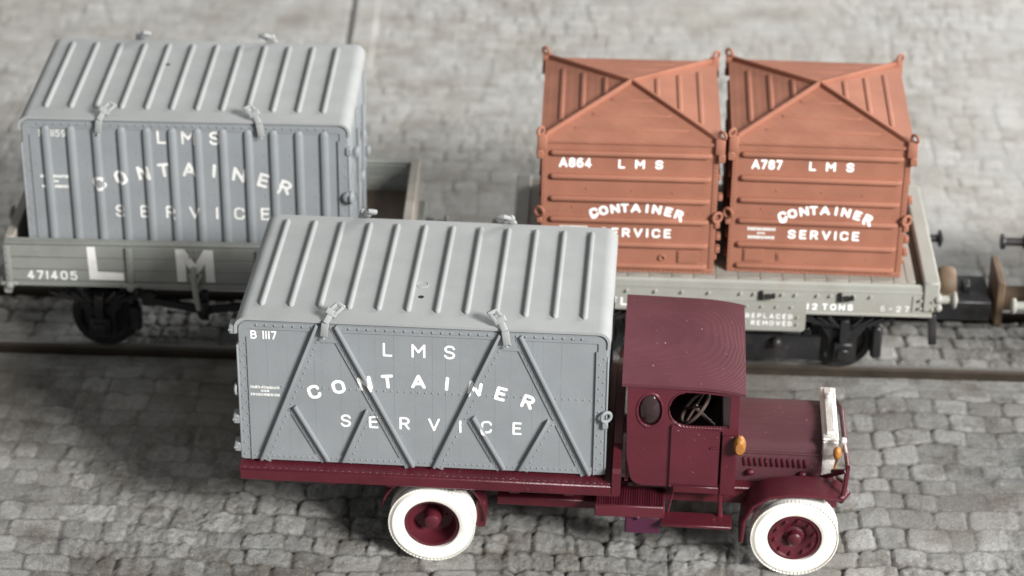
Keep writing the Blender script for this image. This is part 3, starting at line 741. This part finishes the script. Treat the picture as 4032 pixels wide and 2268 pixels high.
mb.prism([(1.642, 1.628), (1.745, 1.628), (1.858, 1.44), (1.965, 1.625), (2.068, 1.622), (2.078, 1.212), (1.978, 1.212), (1.972, 1.45), (1.885, 1.31), (1.84, 1.31), (1.752, 1.45), (1.756, 1.214), (1.652, 1.214)], 'y', y0-.004, y0-.001); mb.build('lettering', M['white_worn'], OW)
lettering(OW, line('471405', -.05, .515, 1.200, .115), y0-.0005, .095, 'white_worn')
mb = MB(); mb.box(x0+.03, x1-.03, .10, .20, .98, 1.19, .01); mb.box(x0+.03, x1-.03, 1.86, 1.96, .98, 1.19, .01)
for x in (.1, 1.3, 2.0, 2.7, 3.9): mb.box(x-.06, x+.06, .21, 1.85, 1.0, 1.18)
mb.build('underframe', M['black'], OW)
for xe, s in ((x0+.01, -1), (x1-.01, 1)):
    mb = MB(); mb.box(min(xe, xe+s*.09), max(xe, xe+s*.09), .0, 2.06, .93, 1.185, .012); mb.build('headstock', M['wagon'], OW)
    for yy in (.38, 1.78): buffer(OW, xe+s*.09, yy, 1.02, s, 'wagon', 'black')
wheels(OW, (.70, 3.35)); running_gear(OW, (.70, 3.35))
mb = MB(); mb.beam((1.25, .06, .86), (1.92, .06, .74), .085, .05, (0, -1, 0)); mb.beam((1.92, .06, .74), (2.8, .06, .86), .085, .05, (0, -1, 0)); mb.ball((1.90, .02, .76), .10, (.8, .7, 1.3)); mb.beam((1.92, .06, 1.0), (1.92, .06, .62), .07, .05, (0, -1, 0)); mb.box(1.2, 1.36, .03, .09, .78, .98, .02)
mb.box(1.0, 1.14, .2, .36, .35, .66, .03); mb.box(2.9, 3.04, .2, .36, .35, .66, .03); mb.build('brake_gear', M['black'], OW)
mb = MB(); mb.box(x1+.06, x1+.55, .78, 1.38, .50, .74, .02); mb.build('coupler', M['black'], OW)

# flat wagon
FW = empty('flat_wagon', (0.3133, 25.0097, 0), -.0326, 'pale grey twelve ton flat wagon carrying two red brown containers', 'wagon')
x0, x1, y0, y1 = -.38, 4.47, -.10, 2.27
mb = MB(); xa = x0+.12; k = 0
while xa < 4.10:
    mb.box(xa, min(xa+.242, 4.10), y0+.03, y1-.03, 1.38, 1.452+.002*(k % 3), .005); xa += .248; k += 1
mb.build('deck', M['wagon_deck'], FW)
mb = MB()
for ya, s in ((y0, 1), (y1, -1)):
    ys_ = sorted((ya, ya+s*.06)); mb.prism([(ys_[0] if s > 0 else ys_[1], 1.335), ((ys_[0] if s > 0 else ys_[1])+s*.006, 1.40), ((ys_[0] if s > 0 else ys_[1])+s*.03, 1.425), ((ys_[0] if s > 0 else ys_[1])+s*.03, 1.10), ((ys_[0] if s > 0 else ys_[1]), 1.10)], 'x', x0+.05, x1-.06)
    a, b_ = sorted((ya-s*.022, ya+s*.05)); mb.box(x0+.05, x1-.06, a, b_, 1.030, 1.062, .006); mb.box(x0+.05, x1-.06, min(ya-s*.008, ya+.001), max(ya-s*.008, ya), 1.318, 1.342, .003)
    mb.box(x0+.05, x1-.06, min(ya, ya+s*.03), max(ya, ya+s*.03), 1.0621, 1.0999)
mb.build('solebar', M['wagon_light'], FW)
for xe, s in ((x0, -1), (x1-.22, 1)):
    mb = MB(); mb.box(xe+.04, xe+.22, y0-.03, y1+.03, 1.10, 1.48, .02)
    mb.build('headstock', M['wagon_light'], FW)
mb = MB(); mb.box(4.19, 4.285, y0+.10, y1-.1, 1.34, 1.40); mb.build('end_slot', M['wood'], FW)
mb = MB(); mb.box(4.10, 4.195, y0+.03, y1-.03, 1.36, 1.462, .008); mb.build('end_plank', M['wagon_deck'], FW)
mb = MB(); mb.box(4.18, 4.22, y0-.012, y0, 1.09, 1.29, .003)
for (x, z) in ((4.27, 1.25), (4.40, 1.24), (4.27, 1.15), (4.40, 1.14)): mb.rivet((x, y0-.03, z), (0, -1, 0), .022, .02)
mb.ball((4.46, y0-.02, 1.27), .05); mb.ball((4.47, y0-.02, 1.16), .045); mb.build('corner_iron', M['wagon_light'], FW)
mb = MB()
for x in (2.256, 2.406, 2.72, 2.87, 3.115, 3.26, 3.52, 3.71, .35, .5, .82, .98, 1.3, 1.6, 1.9): mb.rivet((x, y0, 1.266), (0, -1, 0), .024, .03, 8)
mb.build('rivet_row', M['wagon_light'], FW)
for x in (2.49, 3.37, .66):
    mb = MB(); mb.box(x-.02, x+.02, y0-.035, y0, 1.20, 1.315, .006); mb.box(x+.12, x+.155, y0-.035, y0, 1.225, 1.285, .006); mb.torus((x+.075, y0-.03, 1.25), .03, .012, 'y', 12, 6); mb.build('chain_shackle', M['black'], FW)
mb = MB(); mb.prism([(1.35, .82), (2.97, .815), (3.0, .845), (3.0, 1.185), (1.35, 1.185)], 'y', y0-.034, y0+.01)
for k in range(9): mb.rivet((1.5+.166*k, y0-.034, 1.125), (0, -1, 0), .02, .022, 8)
for z in (.995, .905): mb.rivet((2.905, y0-.034, z), (0, -1, 0), .02, .022, 8)
mb.build('chain_plate', M['wagon_light'], FW)
lettering(FW, line('TO BE REPLACED', 1.95, 2.85, .975, .060), y0-.0345, .08, 'white')
lettering(FW, line('WHEN REMOVED', 2.05, 2.85, .885, .060), y0-.0345, .08, 'white')
lettering(FW, line('12', 3.01, 3.12, 1.085, .080) + line('TONS', 3.18, 3.52, 1.085, .080), y0-.0005, .10, 'white')
lettering(FW, line('6-27', 3.83, 4.15, 1.085, .075), y0-.0005, .09, 'white_worn')
lettering(FW, line('CONFLAT', .42, 1.24, 1.075, .105), y0-.0005, .10, 'white')
mb = MB(); mb.box(x0+.1, x1-.1, .10, .18, .95, 1.30); mb.box(x0+.1, x1-.1, 1.95, 2.05, .95, 1.30)
for x in (.2, 1.2, 2.0, 2.8, 4.0): mb.box(x-.06, x+.06, .181, 1.949, 1.0, 1.25)
mb.box(x0+.1, x1-.1, .2, 1.94, 1.26, 1.36); mb.build('underframe', M['black'], FW)
wheels(FW, (.60, 3.46)); running_gear(FW, (.60, 3.46), .08)
mb = MB(); mb.beam((1.4, .03, .72), (3.1, .03, .92), .07, .05, (0, -1, 0)); mb.beam((1.5, .05, .55), (3.2, .05, .50), .30, .06, (0, -1, 0)); mb.ball((2.7, -.02, .60), .07); mb.box(3.00, 3.12, .2, .36, .3, .68, .03); mb.box(3.80, 3.92, .16, .36, .3, .72, .03); mb.build('brake_gear', M['black'], FW)
mb = MB(); mb.beam((4.42, y0+.05, 1.03), (4.45, y0+.02, .67), .09, .06, (0, -1, 0), .01); mb.build('brake_handle', M['black'], FW)
for yy in (.36, 1.85): buffer(FW, x1-.005, yy, 1.0, 1, 'wagon_light' if yy < 1 else 'black', 'black')
for yy in (.36, 1.85): buffer(FW, x0+.04, yy, 1.0, -1, 'wagon_light', 'black')
mb = MB(); mb.box(4.40, 5.22, .76, 1.40, .50, .76, .02); mb.box(4.9, 5.0, .98, 1.16, .76, .86, .02)
cp = mb.build('coupler', M['black'], FW)
mb = MB(); mb.lathe([(.0, -.10), (.17, -.10), (.20, -.06), (.20, .06), (.17, .10), (.0, .10)], (4.73, 1.12, .80), 'x', 20); mb.box(4.62, 4.84, .84, 1.38, .74, .80, .015); mb.build('coupler_boss', M['brown'], FW)
mb = MB(); mb.box(x0-.42, x0+.05, .78, 1.38, .50, .74, .02); mb.build('coupler', M['black'], FW)

# next wagon on the right: only its buffers and coupler reach into the picture
NW = empty('brown_wagon', (0.3133, 25.0097, 0), -.0326, 'weathered brown wagon at the right edge, only its buffers and coupler showing', 'wagon')
mb = MB(); mb.box(5.95, 6.12, .0, 2.16, .86, 1.16, .02); mb.build('headstock', M['brown'], NW)
mb = MB(); mb.box(6.121, 10.2, -.05, 2.2, .98, 1.32, .02); mb.build('deck', M['brown'], NW)
mb = MB(); mb.box(6.121, 10.2, .1, .22, .84, .979); mb.box(6.121, 10.2, 1.94, 2.06, .84, .979); mb.build('underframe', M['black'], NW)
wheels(NW, (6.9, 9.4)); running_gear(NW, (6.9, 9.4), .08)
for yy, hx in ((.30, 5.36), (1.85, 5.44)):
    mb = MB(); mb.lathe([(.0, 0), (.085, .0), (.095, .02), (.085, .05), (.05, .06), (.05, .25), (.08, .27), (.10, 5.95-hx), (0, 5.95-hx)], (hx, yy, .98), 'x', 20); mb.build('buffer', M['wagon_light'] if yy < 1 else M['black'], NW)
mb = MB(); mb.box(5.27, 5.36, .76, 1.44, .44, 1.02, .015); mb.box(5.36, 5.96, .95, 1.2, .55, .75, .01); mb.build('coupler', M['brown'], NW)

# ------------------------------------------------------------------ lorry
LR = empty('delivery_lorry', (-2.6922, 21.5486, 0), -.0637, 'crimson vintage flatbed lorry with white tyres and silver radiator, carrying the braced container', 'lorry')
mp, mr, mh = M['maroon_plain'], M['maroon_roof'], M['maroon']
yc = 1.065
mb = MB(); mb.box(-.03, 3.81, -.12, 2.25, .955, 1.085, .015)
xa = -.025
while xa < 3.79: mb.box(xa, min(xa+.068, 3.80), -.115, 2.245, 1.0851, 1.1110, .002); xa += .0705
for x in (.35, .9, 1.5, 2.2, 2.75, 3.3): mb.box(x-.05, x+.05, -.06, 2.19, .90, .9549, .01)
mb.build('cargo_bed', mp, LR)
hb = [(-.13, 1.0)] + [(-.13, 1.25), (-.10, 1.285), (-.05, 1.28), (.35, 1.30), (.62, 1.62), (.9, 1.70), (1.23, 1.70), (1.5, 1.62), (1.78, 1.30), (2.18, 1.28), (2.23, 1.285), (2.26, 1.25), (2.26, 1.0)]
mb = MB(); mb.prism(hb, 'x', 3.73, 3.815); mb.build('headboard', mp, LR)
mb = MB()
for ya, yb in ((.40, .50), (1.63, 1.73)):
    mb.box(.3, 6.02, ya, yb, .60, .80, .01); mb.box(.3, 3.7, ya+.01, yb-.01, .80, .90)
for x in (.5, 1.2, 2.5, 3.3, 4.2, 5.0, 5.95): mb.box(x-.05, x+.05, .501, 1.629, .62, .76)
mb.box(2.55, 3.6, .28, .38, .53, .63, .01); mb.build('chassis', mp, LR)
mb = MB(); mb.box(3.56, 4.27, .05, .38, .60, .745, .012)
for k in range(28): mb.box(3.58+k*.0245, 3.592+k*.0245, .055, .375, .7455, .755)
mb.build('step_box', mh, LR)
mb = MB(); mb.box(3.87, 4.23, .08, .38, .39, .598, .015); mb.ball((4.0, .07, .60), .03); mb.build('tank', M['purple'], LR)
mb = MB(); mb.box(4.235, 4.95, -.02, .22, .555, .59, .008); mb.tube([(4.83, .18, .585), (4.825, .2, .75), (4.82, .22, .88)], [.032, .022, .03]); mb.tube([(4.30, .2, .585), (4.34, .28, .75), (4.36, .3, .85)], .012); mb.build('running_board', mp, LR)

# cab: two sides with openings, back, front, floor
def cab_side(y, out):
    """shell panel behind the door: round window hole and door opening"""
    outer = [(3.98, .92)] + arc(4.01, 1.04, .11, 270, 180, 6) + [(3.86, 1.25), (3.845, 2.07), (3.9, 2.09), (4.96, 2.035), (4.965, 1.55), (4.965, .85), (4.33, .85), (4.33, .92)]
    oval = arc(4.078, 1.812, .122, 0, 345, 22, .188)
    win = [(4.875, 1.64), (4.875, 2.01)] + [(4.62, 2.035), (4.5, 2.04)] + arc(4.43, 1.84, .165, 80, 260, 12, .20) + [(4.5, 1.63)]
    slit = [(4.788, .965), (4.808, .965), (4.808, 1.60), (4.788, 1.60)]
    me = plate2d(outer, [oval, win, slit], .04)
    mb = MB(); mb.mesh_from(me, lambda c: Vector((c.x, y + c.z, c.y)))
    mb.torus((0, 0, 0), .128, .012, 'y', 32, 6)
    for v in mb.last: v.co = Vector((4.078+v.co.x, y-.02*out+v.co.y, 1.812+v.co.z*1.52))
    mb.tube([(p[0], y-.02*out, p[1]) for p in [(4.8, 1.632), (4.5, 1.634)] + win[:0:-1][1:13]], .010, 6)
    return mb
for y, out in ((.20, 1), (1.93, -1)):
    mb = cab_side(y, out)
    mb.build('cab_side', mh, LR)
    mb = MB(); mb.lathe([(.0, -.060*out), (.03, -.057*out), (.06, -.047*out), (.085, -.034*out), (.105, -.018*out), (.122, .004*out), (.122, .012*out), (0, .012*out)], (0, 0, 0), 'y', 28)
    for v in mb.bm.verts: v.co = Vector((4.078+v.co.x, y+.005*out+v.co.y, 1.812+v.co.z*1.54))
    mb.build('side_window', M['glass'], LR)
    dr = [(4.31, .975), (4.31, 1.665)] + [(4.40, 1.64), (4.785, 1.615), (4.785, .955)]
    mb = MB(); mb.prism(dr, 'y', y-.020*out, y-.042*out); mb.box(4.30, 4.318, min(y-.046*out, y-.02*out), max(y-.046*out, y-.02*out), .93, 1.66); d_ = mb.build('door', mh, LR)
    mb = MB(); mb.tube([(4.70, y-.05*out, 1.42), (4.76, y-.05*out, 1.42)], .012); mb.build('handle', mp, d_)
    mb = MB(); mb.box(4.81, 4.955, min(y-.021*out, y-.045*out), max(y-.021*out, y-.045*out), .86, 1.56, .006); mb.build('front_pillar', mp, LR)
    mb = MB(); mb.box(4.34, 4.80, min(y-.021*out, y-.04*out), max(y-.021*out, y-.04*out), .862, .94, .006); mb.build('sill', mp, LR)
mb = MB(); mb.box(3.85, 3.885, .225, 1.905, .93, 2.06); mb.build('cab_back', mh, LR)
mb = MB(); mb.box(4.93, 4.962, .225, 1.905, .86, 1.55); mb.box(4.93, 4.962, .225, .30, 1.5501, 2.02); mb.box(4.93, 4.962, 1.83, 1.905, 1.5501, 2.02); mb.box(4.93, 4.962, 1.03, 1.10, 1.5501, 2.02); mb.build('cab_front', mp, LR)
mb = MB(); mb.box(3.89, 4.925, .23, 1.90, .87, .92); mb.build('cab_floor', M['dark_int'], LR)
mb = MB(); mb.box(3.9, 4.27, .26, 1.87, .921, 1.30, .03); mb.box(3.9, 4.0, .26, 1.87, 1.301, 1.75, .03); mb.build('seat', M['dark_int'], LR)
mb = MB(); mb.box(4.80, 4.925, .23, 1.9, 1.25, 1.56, .02); mb.build('dashboard', M['dark_int'], LR)
sw = (4.53, .46, 1.70)
mb = MB(); mb.torus(sw, .20, .019, 'z', 28, 8, rot=(0, -.85, 0)); mb.tube([sw, (4.86, .46, 1.36)], .02)
R = Euler((0, -.85, 0)).to_matrix()
for k in range(4):
    a = PI/4+k*PI/2; mb.tube([sw, Vector(sw)+R @ Vector((.18*math.cos(a), .18*math.sin(a), 0))], .012)
mb.ball(sw, .035); mb.build('steering_wheel', M['dark_brown'], LR)
# roof: flat at the back, drooping to the front, gently crowned across
mb = MB(); nx_, ny_ = 28, 24; xs = [3.79+(5.018-3.79)*i/nx_ for i in range(nx_+1)]; ys = [.165+(1.965-.165)*j/ny_ for j in range(ny_+1)]
def zr(x, y):
    t = (x-3.79)/1.25; v = (y-yc)/.90
    return 2.122 - .018*t - .055*max(0, (t-.55)/.45)**2.2 + .085*(1-abs(v)**2.6) * (1 - .25*t)
top = [[mb.bm.verts.new((x, y, zr(x, y))) for y in ys] for x in xs]; bot = [[mb.bm.verts.new((x, y, zr(x, y)-.035)) for y in ys] for x in xs]
for i in range(nx_):
    for j in range(ny_):
        mb.bm.faces.new((top[i][j], top[i+1][j], top[i+1][j+1], top[i][j+1])); mb.bm.faces.new((bot[i][j], bot[i][j+1], bot[i+1][j+1], bot[i+1][j]))
for i in range(nx_):
    mb.bm.faces.new((top[i][0], bot[i][0], bot[i+1][0], top[i+1][0])); mb.bm.faces.new((top[i][-1], top[i+1][-1], bot[i+1][-1], bot[i][-1]))
for j in range(ny_):
    mb.bm.faces.new((top[0][j], top[0][j+1], bot[0][j+1], bot[0][j])); mb.bm.faces.new((top[-1][j], bot[-1][j], bot[-1][j+1], top[-1][j+1]))
mb.build('cab_roof', mr, LR, 50)
# bonnet
hp = [(.56, .78), (.555, 1.075), (.572, 1.122), (.602, 1.142), (.612, 1.175), (.645, 1.215), (.72, 1.248), (.85, 1.272), (1.065, 1.285)]
hp = hp + [(2*yc-a, b) for a, b in hp[-2::-1]]
mb = MB(); mb.prism(hp, 'x', 4.963, 5.85)
mb.tube([(4.97, .566, 1.128), (5.83, .566, 1.128)], .013, 6)
mb.build('bonnet', M['bonnet'], LR, 30)
mb = MB()
for k in range(12):
    x = 5.055+k*.056; mb.beam((x, .552, 1.075), (x+.022, .548, .975), .024, .024, (0, -1, 0), .006)
mb.build('louvre_panel', mp, LR)
for x in (5.13, 5.66):
    mb = MB(); mb.ball((x, .535, .905), .045, (1, .8, .8)); mb.build('bonnet_catch', mp, LR)
mb = MB(); mb.box(4.966, 5.85, .40, .60, .74, .785, .01); mb.box(4.966, 5.85, 1.53, 1.70, .74, .785, .01); mb.build('valance', mp, LR)
rp = [(.585, .86), (.565, .98), (.59, 1.06), (.565, 1.15), (.565, 1.275), (.60, 1.315), (.70, 1.33), (1.065, 1.345)]; rp = rp+[(2*yc-a, b) for a, b in rp[-2::-1]]
mb = MB(); mb.prism(rp, 'x', 5.852, 5.985); mb.box(5.835, 6.0, .555, 1.575, 1.30, 1.335, .012); mb.box(5.87, 5.97, .62, 1.51, 1.335, 1.372, .015); mb.ball((5.92, 1.30, 1.375), .05); mb.box(5.84, 6.0, .553, .60, 1.13, 1.30, .012)
mb.build('radiator', M['silver'], LR, 30)
mb = MB(); mb.box(5.986, 5.992, .66, 1.47, .92, 1.26); mb.build('radiator_core', M['hole'], LR)
# wings, front bar, lamps
fp = [(5.06, .36), (5.075, .60), (5.16, .79), (5.32, .905), (5.55, .945), (5.80, .945), (6.06, .915)]
for ya, yb in ((.06, .40), (1.52, 1.84)):
    fp = [(a, b-(.13 if ya > 1 else 0)) for a, b in fp]
    mb = MB(); mb.ribbon(fp, 'y', ya, yb, .03)
    yo = ya if ya < 1 else yb
    mb.tube([(p[0], yo, p[1]+.012) for p in fp], .02, 8)
    if ya < 1: mb.prism(fp + [(6.0, .70), (5.2, .55)], 'y', .385, .40)
    mb.build('front_wing', mp, LR)
mb = MB(); mb.tube([(6.08, .20, 1.235), (6.075, .75, 1.225), (6.07, 1.32, 1.21)], [.026, .026, .03]); mb.tube([(6.08, .20, 1.235), (6.07, .16, 1.08), (6.05, .12, .94)], .026); mb.tube([(6.07, 1.32, 1.21), (6.05, 1.95, .94)], .026)
mb.tube([(6.07, .18, 1.2), (5.95, .40, 1.05)], .024); mb.tube([(5.84, .50, .90), (6.07, .20, 1.19)], .024); mb.tube([(6.06, .15, 1.08), (6.0, .40, .98)], .02); mb.tube([(6.02, .05, .93), (6.10, .2, .93)], .035)
mb.build('front_bar', mp, LR)
for y in (.42,):
    mb = MB(); mb.ball((5.985, y, 1.255), .060, (.75, .8, 1.3), 14); mb.tube([(5.985, y, 1.2), (5.97, y+.04, 1.0)], .014); mb.build('headlamp', M['amber'], LR)
mb = MB(); mb.ball((6.035, .45, 1.385), .040, (1, 1, 1)); mb.tube([(6.05, .45, 1.36), (6.08, .45, 1.235)], .014); mb.build('lamp_bracket', M['silver'], LR)
for y, s in ((.10, -1), (2.03, 1)):
    mb = MB(); mb.lathe([(0, -.06), (.05, -.055), (.075, -.02), (.08, .03), (.06, .06), (.0, .07)], (4.985, y, 1.49), 'y', 14)
    for v in mb.bm.verts: v.co.z = 1.49+(v.co.z-1.49)*1.35; v.co.x = 4.985+(v.co.x-4.985)*.8
    mb.tube([(4.97, y, 1.42), (4.95, y-s*.08, 1.40)], .018); mb.build('side_lamp', M['amber'], LR)
# wheels
def lorry_wheel(x, y, z, out, front):
    s = out            # out +1 = faces the camera (towards -y)
    r = .443; w_ = .235 if front else .30; hi = .272 if front else .282
    def P(l): return [(a, -b*s) for a, b in l]
    prof = P([(hi, w_/2-.045), (hi+.006, w_/2-.004), (hi+.03, w_/2+.004), (.36, w_/2+.010), (.405, w_/2+.004), (.430, w_/2-.022), (.442, w_/2-.06), (r, w_/2-.075), (r-.004, .012), (r-.012, .008), (r-.012, -.008), (r-.004, -.012), (r, -.075), (.43, -w_/2+.02), (.40, -w_/2), (hi, -w_/2)])
    mb = MB(); mb.lathe(prof, (x, y, z), 'y', 72)
    for k in range(72):
        a = 2*PI*k/72; c, q = math.cos(a), math.sin(a)
        for side in (1, -1):
            yy = y - s*side*(w_*.33)
            mb.beam((x+(r-.0035)*c, yy-.04, z+(r-.0035)*q), (x+(r-.0035)*c, yy+.035, z+(r-.0035)*q), .030, .009, (c, 0, q))
    wr = mb.build('wheel', M['tyre'], LR)
    mb = MB(); d0 = w_/2
    if front:
        mb.lathe(P([(hi+.003, d0-.05), (hi-.012, d0-.012), (hi-.03, d0-.012), (hi-.045, d0-.035), (.19, d0-.04), (.13, d0-.05), (.105, d0-.075), (.075, d0-.06), (.07, d0+.015), (.045, d0+.035), (0, d0+.04)]), (x, y, z), 'y', 40)
        for k in range(10):
            a = 2*PI*(k+.3)/10; mb.rivet((x+.20*math.cos(a), y-s*(d0-.04), z+.20*math.sin(a)), (0, -s, 0), .028, .036, 8)
    else:
        mb.lathe(P([(hi+.003, d0-.05), (hi-.01, d0-.02), (hi-.03, d0-.03), (.235, d0-.12), (.20, d0-.20), (.10, d0-.215), (.085, d0-.10), (.075, d0-.06), (.05, d0-.045), (0, d0-.04)]), (x, y, z), 'y', 40)
        for k in range(6):
            a = 2*PI*k/6; mb.rivet((x+.14*math.cos(a), y-s*(d0-.208), z+.14*math.sin(a)), (0, -s, 0), .016, .02, 6)
    mb.build('wheel_disc', mp, wr)
ZW = .440
lorry_wheel(5.595, .165, ZW, 1, True); lorry_wheel(5.595, 1.80, ZW, -1, True)
lorry_wheel(1.906, .13, ZW, 1, False); lorry_wheel(1.906, 2.0, ZW, -1, False)
mb = MB(); mb.tube([(5.595, .25, ZW), (5.595, 1.88, ZW)], .05); mb.tube([(1.906, .25, ZW), (1.906, 1.88, ZW)], .07); mb.ball((1.906, yc, ZW), .2, (1, .8, 1)); mb.build('axle', mp, LR)
for ya, yb in ((.14, .50), (1.63, 1.99)):
    mb = MB(); mb.ribbon([(1.906+.525*math.cos(math.radians(a)), ZW+.50*math.sin(math.radians(a))) for a in range(172, -6, -8)], 'y', ya, yb, .022); mb.box(2.34, 2.44, ya+.04, ya+.14, .30, .62, .02); mb.build('rear_wing', mp, LR)
    mb = MB(); mb.ribbon([(1.906+t*.62, .86-.16*(1-t*t)) for t in (-1, -.7, -.35, 0, .35, .7, 1)], 'y', ya+.2, ya+.29, .03); mb.box(1.27, 1.36, ya+.2, ya+.29, .84, .96, .02); mb.box(2.46, 2.56, ya+.2, ya+.29, .84, .96, .02); mb.build('leaf_spring', mp, LR)
